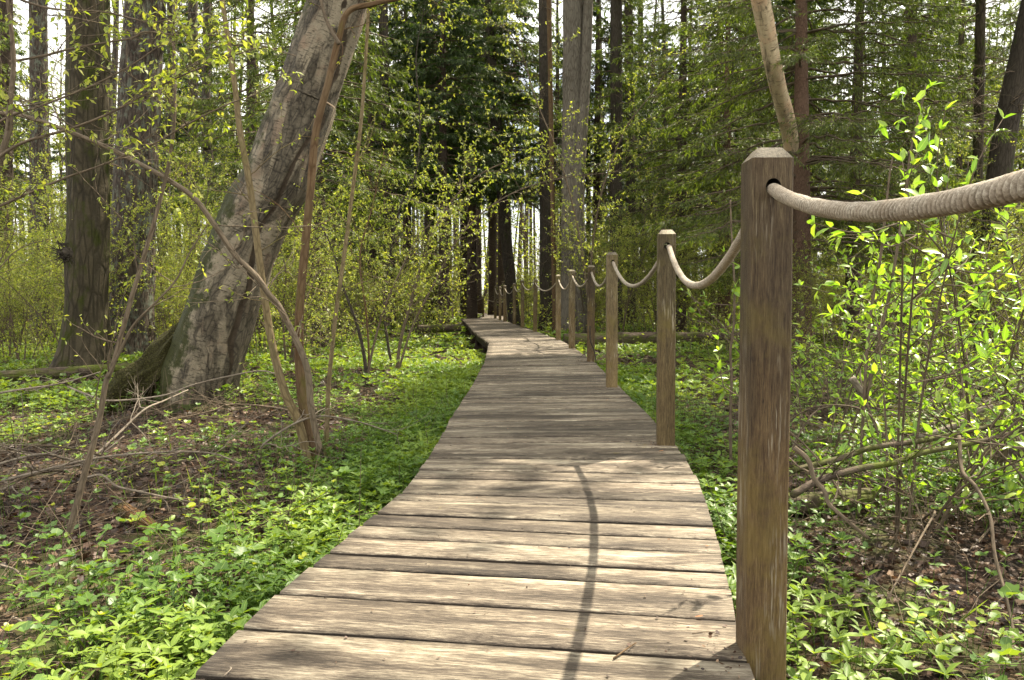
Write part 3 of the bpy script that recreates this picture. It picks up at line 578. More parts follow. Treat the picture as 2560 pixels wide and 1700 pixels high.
def spruce(seed, H, zg, L0, rt, step=.3, per=5, dead=40, strip=.075, dens=1.0, ztop=None, deadlen=1.2):
    rng = np.random.default_rng(seed)
    trunk = tube([(0, 0, z) for z in np.linspace(-.3, H, 26)], np.interp(np.linspace(-.3, H, 26), [-.3, 1, H], [rt * 1.15, rt, rt * .12]), 16, .05, .25, rng)
    W, F = MB(), MB(); A, B, RA, RB, P, D, N, S = [], [], [], [], [], [], [], []
    z = zg
    while z < (ztop or H - .2):
        for b in range(per):
            an = rng.random() * TAU; f = (z - zg) / (H - zg); L = L0 * (1 - f) ** .75 * rng.uniform(.55, 1.1) * min(1, .55 + f * 5) + .15
            m = max(5, int(L / .16)); t = np.linspace(0, 1, m + 1); h = np.array([math.cos(an), math.sin(an), 0])
            q = np.array([0, 0, z + rng.uniform(-.1, .1)]) + h * (t * L)[:, None] + np.array([0, 0, 1.]) * (L * (.12 * t - .42 * t ** 1.7 + .12 * t ** 4))[:, None] + rng.normal(size=(m + 1, 3)) * .015
            rr = np.linspace(.012 + L * .006, .003, m + 1); A.append(q[:-1]); B.append(q[1:]); RA.append(rr[:-1]); RB.append(rr[1:])
            side = np.array([-h[1], h[0], 0.])
            nb = int(L / .07 * dens)
            tt = np.sort(rng.uniform(.18, 1, nb)); sg = rng.choice([-1, 1], nb); ii = np.minimum((tt * m).astype(int), m - 1)
            base = q[ii] + (q[ii + 1] - q[ii]) * (tt * m - ii)[:, None]
            bl = (.10 + .30 * L * (1.05 - tt) ** .8) * rng.uniform(.6, 1.1, nb) * np.minimum(1, 1.4 - .3 * L + 1)
            bl = np.clip(bl, .08, .75)
            bd = unit(h[None] * .65 + side[None] * sg[:, None] * .8 + np.stack([np.zeros(nb), np.zeros(nb), rng.uniform(-.75, -.05, nb)], -1))
            end = base + bd * bl[:, None]; A.append(base); B.append(end); RA.append(np.full(nb, .004)); RB.append(np.full(nb, .0015))
            for _ in range(int(19 * dens)):
                u = rng.uniform(.05, 1, nb)[:, None]; P.append(base + bd * bl[:, None] * u)
                D.append(bd * .8 + rng.normal(size=(nb, 3)) * .38 + np.array([0, 0, -.30])); N.append(rng.normal(size=(nb, 3)) * .5 + np.array([0, 0, 1.])); S.append(np.minimum(strip * rng.uniform(.6, 1.5, nb), bl))
        z += step * rng.uniform(.7, 1.3)
    for _ in range(dead):
        zz = rng.uniform(.8, max(zg, 1.2) + .8); an = rng.random() * TAU; h = np.array([math.cos(an), math.sin(an), rng.uniform(-.35, .15)]); L = rng.uniform(.3, 1) * deadlen; m = 5
        q = np.array([0, 0, zz]) + h * np.linspace(0, L, m + 1)[:, None] + rng.normal(size=(m + 1, 3)) * .025; q[:, 2] -= np.linspace(0, 1, m + 1) ** 2 * L * .3
        rr = np.linspace(.009, .002, m + 1); A.append(q[:-1]); B.append(q[1:]); RA.append(rr[:-1]); RB.append(rr[1:])
        nt = 10; i = rng.integers(1, m, nt); e = q[i] + unit(h + rng.normal(size=(nt, 3)) * .7 + [0, 0, -.3]) * rng.uniform(.1, .4, nt)[:, None]; A.append(q[i]); B.append(e); RA.append(np.full(nt, .003)); RB.append(np.full(nt, .001))
    W.merge(sticks(np.vstack(A), np.vstack(B), np.concatenate(RA), np.concatenate(RB), 3))
    F.merge(leaves(np.vstack(P), np.vstack(D), np.vstack(N), np.concatenate(S), STRIP, rng=rng))
    return trunk, W, F
def limb_tree(seed, H, rt, z0, nl, leaf, nleaf, spread=2.2, lean=0.0):
    rng = np.random.default_rng(seed); n = 24; zs = np.linspace(-.3, H, n)
    ax = np.stack([.12 * np.sin(zs * .5 + seed) + lean * zs, .12 * np.cos(zs * .43 + seed), zs], -1)
    trunk = tube(ax, np.interp(zs, [-.3, .6, H], [rt * 1.2, rt, rt * .2]), 16, .06, .3, rng); W, F = MB(), MB()
    for _ in range(nl):
        z = rng.uniform(z0, H * .97); i = np.searchsorted(zs, z); p = ax[min(i, n - 1)]; an = rng.random() * TAU; L = spread * rng.uniform(.5, 1.2) * (1 - .5 * (z - z0) / max(H - z0, .1))
        h = np.array([math.cos(an), math.sin(an), 0]); q = spline([p, p + h * L * .4 + [0, 0, L * .25], p + h * L * .8 + [0, 0, L * .55], p + h * L + [0, 0, L * .65 + rng.normal() * .2]], 9)
        w, f = twiggy(q, np.linspace(rt * .16, .004, 9), rng, 9, (.35, .9), leaf, nleaf, .2, .3, 2, 5, .3, twr=.004); W.merge(w); F.merge(f)
    return trunk, W, F
def tree_obj(name, loc, trunk, wood, fol, tm, wm, fm, label, cat="tree", group=None, rz=0, sc=1):
    e = empty(name, loc, label, cat, group, rz); e.scale = (sc,) * 3
    obj("trunk", trunk, tm, e, smooth=True)
    if wood is not None: obj("twig_crown", wood, wm, e)
    if fol is not None: obj("crown", fol, fm, e)
    return e
def pathtree(name, pts, Y, rads, k, mat, label, rough=.05, flare=.3, ext=None, group=None, n=40, va=None, cat="tree", lobes=5, nscale=1.0):
    """trunk through pixels (px, py) at distance Y; its lower end is set on the ground"""
    P = [at(px, py, Y if np.isscalar(Y) else Y[i]) for i, (px, py) in enumerate(pts)]
    b = P[0].copy(); g = float(gz(b[0], b[1])); P[0][2] = min(P[0][2], g - .1)
    if ext is not None: d = unit(P[-1] - P[-2]); P.append(P[-1] + d * ext)
    rads = list(rads) + ([rads[-1] * .6] if ext is not None else [])
    loc = np.array([b[0], b[1], g]); S = spline(P, n) - loc
    rr = np.interp(np.linspace(0, 1, n), np.linspace(0, 1, len(rads)), rads)
    e = empty(name, loc, label, cat, group); mb = tube(S, rr, k, rough, flare, lobes=lobes, nscale=nscale)
    if va is not None:
        mb.a = [va(mb.V[0] + loc)]
        if n > 200:                            # sink the dark fissure into the trunk
            V = mb.V[0][:n * k].reshape(n, k, 3); g = np.clip(-mb.a[0][:n * k].reshape(n, k) - .45, 0, .5); V[:] = V + (S[:, None] - V) * (g * .17)[..., None]
    obj("trunk", mb, mat, e, smooth=True); return e, S + loc, rr, loc

# ------------------------------------------------------------------ large individual trunks
CANOPY = []                                  # (tree object, trunk x, y, height its added, unseen crown hangs from)
e, S, rr, loc = pathtree("tree", [(212, 955), (213, 894), (218, 740), (222, 550), (218, 268), (220, 0)], 8.6, [.31, .25, .215, .215, .215, .215], 40, B_DARK, "dark mossy trunk with a shaggy burr, left of the lichen-grey trunk", .07, .5, 5.0, lobes=4)
tree_a = e; CANOPY.append((e, S[-1]))
bur = MB(); c = at(170, 632, 8.45) - loc; rng = np.random.default_rng(3)
A = c + rng.normal(size=(90, 3)) * [.04, .04, .05]; bur.merge(sticks(A, A + unit(rng.normal(size=(90, 3)) + [-.9, -.5, -.1]) * rng.uniform(.06, .2, 90)[:, None], .008, .002, 4)); bur.merge(tube(spline([c + [.12, .08, 0], c, c - [.05, .02, .02]], 6), [.10, .09, .02], 10, .25))
obj("burr", bur, B_DKTRUNK, e)
rt = MB(); rt.merge(tube(spline([at(200, 900, 8.6) - loc, at(150, 945, 8.5) - loc, at(95, 968, 8.4) - loc, at(40, 990, 8.3) - loc], 14), np.linspace(.14, .03, 14), 12, .1)); obj("root", rt, B_DARK, e, smooth=True)
e, S, rr, loc = pathtree("tree", [(326, 921), (328, 894), (332, 741), (334, 550), (347, 300), (363, 0)], 9.8, [.29, .265, .255, .255, .25, .235], 44, B_GREY, "straight trunk with grey lichen bark beside the leaning birch", .05, .35, 5.0)
CANOPY.append((e, S[-1]))
FZ = [at(a, b, 5.76) for a, b in ((560, 960), (574, 856), (600, 787), (628, 645), (658, 555), (723, 413), (781, 314), (830, 180), (850, 60))]
def mossside(P):
    fx = np.interp(P[:, 2], [f[2] for f in FZ], [f[0] for f in FZ]) + .03 * (vnoise(P[:, 2] * 5, 2.) - .5) * 2
    dd = P[:, 0] - fx; front = P[:, 1] < 6.0; wv = .019 * (.4 + 1.2 * vnoise(P[:, 2] * 2.2, 7.))
    fi = np.exp(-(dd / wv) ** 2) + .50 * (dd > 0) * np.clip(dd * 8, 0, 1) * (.5 + vnoise(P[:, 0] * 9, P[:, 2] * 2.5, 3.))
    return np.where(front & (fi > .25), -fi * .95, _moss(P))
_moss = lambda P: np.clip(.62 - (P[:, 0] - np.interp(P[:, 2], [-.1, 3.5], [-2.55, -1.25])) * 1.9 - .05 * np.clip(P[:, 2], 0, 4), 0, 1)
e, S, rr, loc = pathtree("leaning_birch", [(486, 1058), (505, 933), (567, 741), (636, 550), (697, 440), (757, 268), (848, 0)], 6.0, [.27, .275, .26, .255, .255, .235, .215], 120, B_BIRCH, "thick old birch leaning right with peeling pale bark and moss on its left side", .05, .2, 6.0, va=mossside, n=220, nscale=1.6)
CANOPY.append((e, S[-1])); birch_e, birch_loc = e, loc
mo = MB(); mo.merge(tube(spline([at(470, 800, 6.0) - loc, at(420, 880, 5.95) - loc, at(355, 950, 5.9) - loc, at(290, 1010, 5.85) - loc, at(250, 1060, 5.8) - loc], 22), np.array(np.interp(np.linspace(0, 1, 22), [0, .25, .6, 1], [.03, .11, .135, .04])), 40, .38, nscale=2.2))
obj("mossy_root", mo, B_MOSS, e, smooth=True)
SPR = {}
def far_trunk(name, base, top, Y, r, mat, label, k=18, ext=6, rough=.05, twigs=30, green=None, group=None, fm=None, lean2=None):
    mids = [base] + ([lean2] if lean2 else []) + [top]
    e, S, rr, loc = pathtree(name, mids, Y, [r * 1.1] + [r] * (len(mids) - 1), k, mat, label, rough, .35, ext, group=group, n=30)
    rng = np.random.default_rng(int(base[0] * 3 + Y)); A, B, RA, RB = [], [], [], []
    H = len(S)
    for _ in range(twigs):
        i = rng.integers(3, H - 1); p = S[i] - loc; an = rng.random() * TAU; L = rng.uniform(.3, 1.6); m = 5
        h = np.array([math.cos(an), math.sin(an), rng.uniform(-.2, .25)]); q = p + h * np.linspace(0, L, m + 1)[:, None] + rng.normal(size=(m + 1, 3)) * .04; q[:, 2] -= np.linspace(0, 1, m + 1) ** 2 * L * .25
        rr_ = np.linspace(.012, .003, m + 1); A.append(q[:-1]); B.append(q[1:]); RA.append(rr_[:-1]); RB.append(rr_[1:])
        nt = 9; ii = rng.integers(1, m, nt); A.append(q[ii]); B.append(q[ii] + unit(h + rng.normal(size=(nt, 3)) * .8) * rng.uniform(.15, .5, nt)[:, None]); RA.append(np.full(nt, .004)); RB.append(np.full(nt, .0015))
    if twigs: obj("twig_crown", sticks(np.vstack(A), np.vstack(B), np.concatenate(RA), np.concatenate(RB), 3), B_TWIG, e)
    if green: 
        g0, L0, hh = green; _, w, f = spruce(int(Y * 7 + base[0]), hh, g0, L0, r, dead=0, step=.42, per=5, strip=.13, dens=.8)
        obj("boughs", w, B_TWIG, e); obj("crown", f, L_NEEDLE, e)
    CANOPY.append((e, S[-1])); return e
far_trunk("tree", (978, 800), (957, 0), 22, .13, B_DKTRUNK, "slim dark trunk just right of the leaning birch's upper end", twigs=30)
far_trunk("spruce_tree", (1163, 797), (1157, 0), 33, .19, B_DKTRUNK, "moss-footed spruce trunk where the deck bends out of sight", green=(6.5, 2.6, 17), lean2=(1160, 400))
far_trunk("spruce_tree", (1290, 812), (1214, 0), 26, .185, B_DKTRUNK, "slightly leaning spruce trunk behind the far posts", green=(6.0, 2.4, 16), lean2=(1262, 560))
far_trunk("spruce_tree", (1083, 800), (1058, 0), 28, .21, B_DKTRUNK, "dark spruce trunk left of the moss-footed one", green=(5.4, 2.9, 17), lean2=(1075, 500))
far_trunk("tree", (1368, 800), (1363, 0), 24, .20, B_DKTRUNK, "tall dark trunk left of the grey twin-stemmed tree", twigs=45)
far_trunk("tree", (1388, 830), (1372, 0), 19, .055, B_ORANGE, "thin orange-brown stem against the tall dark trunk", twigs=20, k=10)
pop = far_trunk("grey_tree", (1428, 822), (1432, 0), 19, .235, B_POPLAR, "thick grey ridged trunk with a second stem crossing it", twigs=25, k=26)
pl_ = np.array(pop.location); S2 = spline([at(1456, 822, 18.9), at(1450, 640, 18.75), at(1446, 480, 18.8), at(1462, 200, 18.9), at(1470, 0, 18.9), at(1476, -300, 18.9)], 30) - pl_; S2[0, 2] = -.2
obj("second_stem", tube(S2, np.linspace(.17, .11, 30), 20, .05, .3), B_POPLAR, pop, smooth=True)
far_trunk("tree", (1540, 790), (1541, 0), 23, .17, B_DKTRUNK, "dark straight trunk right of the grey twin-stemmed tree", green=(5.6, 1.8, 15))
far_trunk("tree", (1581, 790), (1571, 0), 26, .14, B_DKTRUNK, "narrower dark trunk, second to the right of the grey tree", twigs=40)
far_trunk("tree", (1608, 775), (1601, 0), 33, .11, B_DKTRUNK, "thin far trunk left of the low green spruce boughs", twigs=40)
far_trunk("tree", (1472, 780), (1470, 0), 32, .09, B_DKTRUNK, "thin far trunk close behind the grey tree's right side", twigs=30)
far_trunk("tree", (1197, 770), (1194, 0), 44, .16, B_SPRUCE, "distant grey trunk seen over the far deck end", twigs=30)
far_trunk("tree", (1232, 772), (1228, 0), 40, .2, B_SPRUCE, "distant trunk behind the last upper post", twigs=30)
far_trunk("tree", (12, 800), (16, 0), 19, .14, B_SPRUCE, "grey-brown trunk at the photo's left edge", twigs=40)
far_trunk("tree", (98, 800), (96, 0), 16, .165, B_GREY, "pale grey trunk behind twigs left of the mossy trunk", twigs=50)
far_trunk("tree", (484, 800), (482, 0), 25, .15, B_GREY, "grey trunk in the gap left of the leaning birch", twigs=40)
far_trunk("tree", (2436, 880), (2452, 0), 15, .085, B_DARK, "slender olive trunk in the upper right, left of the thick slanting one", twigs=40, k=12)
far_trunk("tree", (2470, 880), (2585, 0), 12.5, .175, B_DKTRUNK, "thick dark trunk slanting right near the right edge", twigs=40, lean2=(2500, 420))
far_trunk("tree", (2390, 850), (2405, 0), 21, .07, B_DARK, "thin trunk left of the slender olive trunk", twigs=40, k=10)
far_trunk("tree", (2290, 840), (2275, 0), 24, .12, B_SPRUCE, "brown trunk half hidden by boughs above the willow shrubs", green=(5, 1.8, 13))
# birch and spruce behind the nearest post
e, S, rr, loc = pathtree("peeling_birch", [(2004, 930), (1998, 600), (1975, 350), (1936, 180), (1902, 0)], [13.1, 12.7, 11.9, 10.7, 10.0], [.14, .12, .112, .11, .115], 40, B_GOLD, "golden peeling birch trunk leaning left above the nearest post", .09, .3, 6.0, va=lambda P: np.full(len(P), .1), n=120)
CANOPY.append((e, S[-1]))
t_, w_, f_ = spruce(501, 10, 1.7, 3.1, .15, step=.24, per=5, dead=26, strip=.066, dens=1.2)
spr_near = tree_obj("spruce_tree", (*at(2005, 800, 12)[:2], -.35), t_, w_, f_, B_RED, B_TWIG, L_NEEDLE, "green spruce with a red-brown trunk beside the golden birch")
spr_near.rotation_euler = (0, -.02, 0)
dup(spr_near, (*at(1810, 800, 18)[:2], -.35), 2.4, .95, label="low green spruce whose boughs reach left behind the second rope swag")
t_, w_, f_ = spruce(502, 13, 2.2, 2.8, .16, step=.3, per=5, dead=20, strip=.09, dens=.95)
spr_mid = tree_obj("spruce_tree", (*at(2260, 800, 17)[:2], -.35), t_, w_, f_, B_SPRUCE, B_TWIG, L_NEEDLE, "full green spruce rising behind the willow shrubs")
for px, Y, sc, rz, lb in ((2130, 14.5, .85, 2.0, "green spruce between the red-brown trunk and the willow shrubs"), (1700, 19, .95, 1.0, "green spruce right of the far posts, behind the second post"), (1790, 24, 1.15, 4.0, "taller spruce further back behind the second post"), (2560, 21, 1.1, 3.3, "green spruce behind the slanting trunk at the right edge"),
                          (2420, 27, 1.2, 5.1, "far green spruce between the two olive trunks"), (800, 14, .9, 2.6, "dark low spruce behind the orange sapling stems"), (640, 20, 1.1, .6, "spruce whose boughs show left of the birch's upper trunk"), (930, 22, .8, 5.7, "small dark spruce right of the thin leaning stem"), (-120, 18, 1.1, 1.4, "spruce boughs at the left edge behind the twigs"), (2000, 30, 1.3, .2, "far spruce straight behind the nearest post")):
    dup(spr_mid if Y > 13 else spr_near, (*at(px, 800, Y)[:2], -.35), rz, sc, label=lb)
t_, w_, f_ = spruce(503, 16, 4.9, 3.2, .19, step=.32, per=5, dead=70, strip=.15, dens=1.15, deadlen=1.7)
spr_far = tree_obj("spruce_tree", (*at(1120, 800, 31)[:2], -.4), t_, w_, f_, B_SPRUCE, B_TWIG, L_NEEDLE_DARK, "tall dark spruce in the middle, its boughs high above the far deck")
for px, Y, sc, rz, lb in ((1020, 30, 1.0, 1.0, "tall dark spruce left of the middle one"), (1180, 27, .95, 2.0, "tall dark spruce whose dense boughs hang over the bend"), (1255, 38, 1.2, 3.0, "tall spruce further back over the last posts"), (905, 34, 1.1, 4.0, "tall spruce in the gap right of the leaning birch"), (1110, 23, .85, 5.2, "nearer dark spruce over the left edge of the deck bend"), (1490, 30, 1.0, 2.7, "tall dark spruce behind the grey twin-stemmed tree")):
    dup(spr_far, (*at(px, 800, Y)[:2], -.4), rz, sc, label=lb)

# ------------------------------------------------------------------ background forest (individual trees, then the far mass)
t_, w_, f_ = limb_tree(601, 15, .14, 3.0, 22, .045, 5)
lt1 = tree_obj("bare_tree", (*at(1650, 790, 29)[:2], -.35), t_, w_, f_, B_GREY, B_TWIG, L_YOUNG, "grey broadleaf tree in young leaf, among the trunks right of the far posts")
t_, w_, f_ = limb_tree(602, 14, .10, 1.6, 26, .045, 6, 1.8)
lt2 = tree_obj("bare_tree", (*at(700, 800, 24)[:2], -.35), t_, w_, f_, B_DKTRUNK, B_TWIG, L_YOUNG, "dark thin broadleaf tree in young leaf behind the birch")
t_, w_, f_ = spruce(604, 17, 7.5, 2.2, .15, step=.55, per=4, dead=60, strip=.17, dens=.7, deadlen=1.5)
sf2 = tree_obj("spruce_tree", (*at(1850, 790, 35)[:2], -.35), t_, w_, f_, B_DKTRUNK, B_TWIG, L_NEEDLE, "dark spruce trunk with dead twigs, far behind the second post")
rng = np.random.default_rng(1234); pts = []
keys = [tuple(np.array(o.location)[:2]) for o in scn.objects if o.parent is None and o.type == 'EMPTY' and "tree" in o.name]
tries = 0
while len(pts) < 100 and tries < 6000:
    tries += 1; y = 19 + 46 * rng.random() ** .8; x = rng.uniform(-.72, .72) * y
    if on_deck(x, y, 1.6) or any((x - a) ** 2 + (y - b) ** 2 < 2.0 + y * .03 for a, b in pts + keys): continue
    px_ = 1280 + x / y * FPX
    if 1120 < px_ < 1260 and y < 45: continue
    pts.append((x, y))
for x, y in pts:
    t = rng.random(); src = sf2 if t < .30 else (spr_far if t < .40 else (lt1 if t < .70 else lt2))
    sp_ = "spruce" in src.name
    dup(src, (x, y, float(gz(x, y)) - .1), rng.random() * TAU, rng.uniform(.7, 1.25), tilt=(rng.normal() * .025, rng.normal() * .025),
        label="tall dark spruce standing in the far background forest" if sp_ else "thin broadleaf tree in young leaf in the far background forest", group="background spruces" if sp_ else "background broadleaf trees")
def far_mass():
    rng = np.random.default_rng(8); mb = MB(); n = 300; y = rng.uniform(62, 120, n); x = rng.uniform(-.75, .75, n) * y
    b = np.stack([x, y, gz(x, y) - .2], -1); t = b + np.stack([rng.normal(size=n) * .8, rng.normal(size=n) * .5, rng.uniform(18, 30, n)], -1)
    mb.merge(sticks(b, t, rng.uniform(.12, .3, n), .06, 6))
    m = 17000; k = rng.integers(0, n, m); h = rng.random(m) ** .8; P = b[k] + (t[k] - b[k]) * h[:, None] + rng.normal(size=(m, 3)) * [1.3, 1.3, .5]
    mb.merge(leaves(P, rdir(m, rng, -.3), rdir(m, rng, .6), rng.uniform(.35, .9, m), STRIP, m=1, wid=1.6, rng=rng))
    m = 26000; y = rng.uniform(48, 110, m); x = rng.uniform(-.75, .75, m) * y; P = np.stack([x, y, gz(x, y) + rng.random(m) ** 1.5 * 7], -1)
    mb.merge(leaves(P, rdir(m, rng), rdir(m, rng, .5), rng.uniform(.15, .4, m), LEAF4, m=2, rng=rng))
    o = obj("distant_forest", mb, [B_SPRUCE, L_NEEDLE, L_YOUNG]); tag(o, "far-off mass of forest closing the view behind the trees", "forest", kind="stuff")
far_mass()

# ------------------------------------------------------------------ understorey shrubs in young leaf
SH = []
for i, (H, ns, sp, lf, nl, lab) in enumerate(((2.6, 6, 1.0, .030, 11, "hazel"), (3.4, 5, 1.3, .030, 10, "hazel"), (1.7, 7, .8, .026, 12, "low"))):
    SH.append(shrub(700 + i, H, ns, sp, lf, nl, 11, .011, (.4, .95), 2))
sh_mesh = [(W.mesh("stems", [B_TWIG]), F.mesh("foliage", [L_YOUNG])) for W, F in SH]
rng = np.random.default_rng(55); spots = []
tries = 0
while len(spots) < 250 and tries < 9000:
    tries += 1; y = 8.5 + 36 * rng.random() ** .9; x = rng.uniform(-.75, .75) * y
    if on_deck(x, y, .75) or any((x - a) ** 2 + (y - b) ** 2 < .30 + y * .025 for a, b in spots): continue
    if y < 16 and -2.8 < x < 3.2: continue
    if x > 0 and y < 14 and rng.random() < .5: continue
    if y < 25 and on_deck(x, y, 1.1): continue
    spots.append((x, y))
for x, y in spots:
    i = rng.integers(0, 3) if y > 14 else rng.choice([0, 2])
    side = "left" if x < -.5 else "right"
    e = empty("understorey_shrub", (x, y, float(gz(x, y)) - .02), f"twiggy shrub with tiny yellow-green leaves in the undergrowth {side} of the boardwalk", "shrub", f"leafing shrubs {side} of the boardwalk", rng.random() * TAU)
    e.scale = (rng.uniform(.8, 1.2),) * 3
    obj("stems", sh_mesh[i][0], B_TWIG, e); obj("foliage", sh_mesh[i][1], L_YOUNG, e)
for o in [o for o in COL.objects if o.name.startswith(("stems", "foliage"))]:
    pass

# ------------------------------------------------------------------ saplings in the foreground
def sapling(name, specs, label, mats, leafmat=L_YOUNG, cat="sapling", group=None, seed=1, base=None):
    """specs: list of (part name, pixels, Y or list, radius start, end, twigs, leaf size, leaves)"""
    rng = np.random.default_rng(seed); e = None
    for (pn, px, Y, r0, r1, ntw, lf, nl, mt, tl) in specs:
        P = [at(a, b, Y if np.isscalar(Y) else Y[i]) for i, (a, b) in enumerate(px)]
        if e is None:
            loc = P[0].copy(); loc[2] = gz(loc[0], loc[1]); e = empty(name, loc, label, cat, group); P[0][2] = min(P[0][2], loc[2] - .08)
        n = max(14, len(P) * 7); S = spline(P, n) - loc
        w, f = twiggy(S, np.linspace(r0, r1, n), rng, ntw, tl, lf, nl, .15, .6, 1, 14 if r0 > .012 else 8, .15, LEAF8 if lf > .03 else LEAF4, rough=.07, twr=.0016)
        obj(pn, w, mt, e, smooth=False)
        if f.n: obj("foliage", f, leafmat, e)
    return e
sap = sapling("forked_sapling", [
    ("stem", [(782, 1175), (748, 1062), (710, 976), (678, 850), (655, 700), (625, 470), (600, 330), (585, 200), (556, 0), (548, -120)], 4.12, .025, .011, 10, .022, 4, B_OLIVE, (.2, .5)),
    ("stem", [(795, 1175), (770, 1075), (752, 960), (748, 800), (760, 640), (775, 488), (790, 330), (820, 210), (846, 100), (870, 30), (930, 10), (1000, -6), (1060, -30)], 4.16, .029, .0105, 10, .022, 4, B_ORANGE, (.2, .5)),
    ("stem", [(800, 1130), (778, 1020), (770, 930), (745, 860), (700, 770), (672, 735), (640, 690), (590, 640), (545, 575), (490, 500), (430, 455), (350, 410), (260, 365), (150, 320), (60, 290), (0, 282), (-80, 275)],
     list(np.linspace(4.1, 3.3, 17)), .0175, .0075, 22, .022, 4, B_TAN, (.3, .7)),
    ("branch", [(848, 110), (820, 60), (802, 0), (795, -60)], 4.12, .011, .008, 2, .022, 3, B_TWIG, (.2, .4))],
    "three-stemmed orange and olive sapling in front of the leaning birch", None, seed=11)
sapling("thin_sapling", [("stem", [(813, 1165), (818, 1050), (822, 960), (838, 800), (860, 640), (885, 450), (903, 300), (917, 100), (921, 0), (924, -120)], 4.35, .0135, .008, 10, .022, 5, B_OLIVE, (.2, .5))],
        "single thin straight stem just right of the forked sapling", None, seed=12)
sapling("thin_sapling", [("stem", [(145, 1430), (165, 1360), (190, 1270), (210, 1190), (233, 1110), (252, 1030), (264, 960), (283, 910), (305, 830), (330, 740), (360, 640), (395, 520), (425, 390), (437, 270), (434, 90), (440, 0), (442, -100)], list(np.linspace(2.85, 3.15, 17)), .0135, .0045, 8, .02, 4, B_TWIG, (.2, .5)),
                         ("branch", [(270, 945), (318, 840), (345, 800), (395, 750), (440, 700), (470, 640), (500, 590), (520, 560)], 2.95, .006, .002, 3, .02, 3, B_TWIG, (.2, .4))],
        "grey crooked sapling with a moss foot in the lower left, forking low", None, seed=13)
sapling("hazel_stem", [("stem", [(-60, 1300), (-50, 900), (-40, 560), (0, 402), (20, 330), (25, 268), (34, 153), (24, 40), (10, -60)], 2.95, .016, .006, 8, .024, 5, B_TWIG, (.3, .6)),
                       ("branch", [(-60, 545), (0, 515), (80, 480), (165, 444), (240, 418), (306, 390), (360, 350), (395, 325)], 2.9, .006, .002, 10, .026, 7, B_TWIG, (.15, .4)),
                       ("branch", [(-20, 410), (16, 379), (70, 352), (165, 325), (230, 302), (290, 275), (367, 233), (459, 187), (566, 145), (640, 120)], 2.85, .0065, .002, 14, .026, 8, B_TWIG, (.15, .45)),
                       ("branch", [(-10, 310), (34, 287), (115, 260), (230, 214), (325, 165), (402, 111), (440, 80)], 2.95, .005, .0018, 12, .026, 8, B_TWIG, (.15, .4)),
                       ("branch", [(25, 155), (115, 138), (191, 119), (325, 96), (364, 80), (450, 88), (555, 90), (640, 110), (740, 140)], 3.0, .005, .0018, 16, .026, 8, B_TWIG, (.15, .4)),
                       ("branch", [(0, -20), (120, 20), (260, 30), (380, 55), (470, 30)], 3.1, .005, .0018, 14, .026, 8, B_TWIG, (.15, .4)),
                       ("branch", [(300, 395), (383, 360), (470, 310), (560, 265), (640, 235), (700, 200)], 3.0, .004, .0015, 10, .026, 8, B_TWIG, (.15, .4))],
        "hazel reaching in from the left edge with hanging pairs of pale leaves", None, seed=14, cat="shrub")
sapling("arching_shrub", [("stem", [(990, 940), (1000, 860), (1020, 780), (1045, 690), (1075, 600), (1110, 530), (1150, 480), (1210, 430), (1290, 395)], 9.2, .022, .006, 40, .035, 9, B_TWIG, (.4, 1.1)),
                          ("stem", [(985, 940), (970, 860), (960, 760), (975, 640), (1000, 520), (1040, 430), (1050, 300), (1040, 150), (1060, 20)], 9.4, .018, .005, 34, .035, 8, B_DKTRUNK, (.4, 1.1)),
                          ("stem", [(992, 940), (1030, 820), (1090, 700), (1150, 590), (1250, 500), (1380, 450), (1540, 430)], 9.0, .014, .004, 34, .035, 8, B_TWIG, (.4, 1.0))],
        "arching broadleaf shrub whose dotted pale leaves hang over the boardwalk's left side", None, seed=15, cat="shrub")
sapling("arching_shrub", [("stem", [(918, 965), (912, 900), (895, 820), (870, 750), (850, 700), (830, 620), (800, 560)], 8.0, .022, .005, 22, .03, 7, B_DKTRUNK, (.4, .9)),
                          ("stem", [(920, 965), (922, 880), (915, 780), (900, 640), (930, 520), (960, 380)], 8.1, .014, .004, 22, .03, 7, B_ORANGE, (.4, .9)),
                          ("stem", [(915, 960), (935, 860), (965, 760), (1000, 680), (1040, 600), (1075, 560)], 8.0, .014, .004, 22, .03, 7, B_TWIG, (.4, .9))],
        "dark-stemmed shrub left of the boardwalk, middle distance", None, seed=16, cat="shrub")
sapling("arching_shrub", [("stem", [(1480, 880), (1475, 700), (1500, 500), (1560, 330), (1640, 220), (1700, 120)], 13.5, .02, .005, 30, .04, 7, B_TWIG, (.5, 1.2)),
                          ("stem", [(1485, 880), (1450, 600), (1400, 400), (1340, 250), (1300, 120), (1250, 60)], 13.5, .018, .005, 30, .04, 7, B_TWIG, (.5, 1.2))],
        "tall thin shrub with sparse buds in front of the grey tree", None, seed=17, cat="shrub")
sapling("leafy_sapling", [("stem", [(1830, 1150), (1826, 1050), (1829, 950), (1826, 880), (1834, 815), (1836, 720), (1832, 640), (1828, 560), (1826, 500)], 3.9, .0085, .004, 4, .05, 5, B_TWIG, (.1, .25))],
        "slim dark stem topped with bright leaves, left of the nearest post", None, leafmat=L_SHRUB, seed=18)

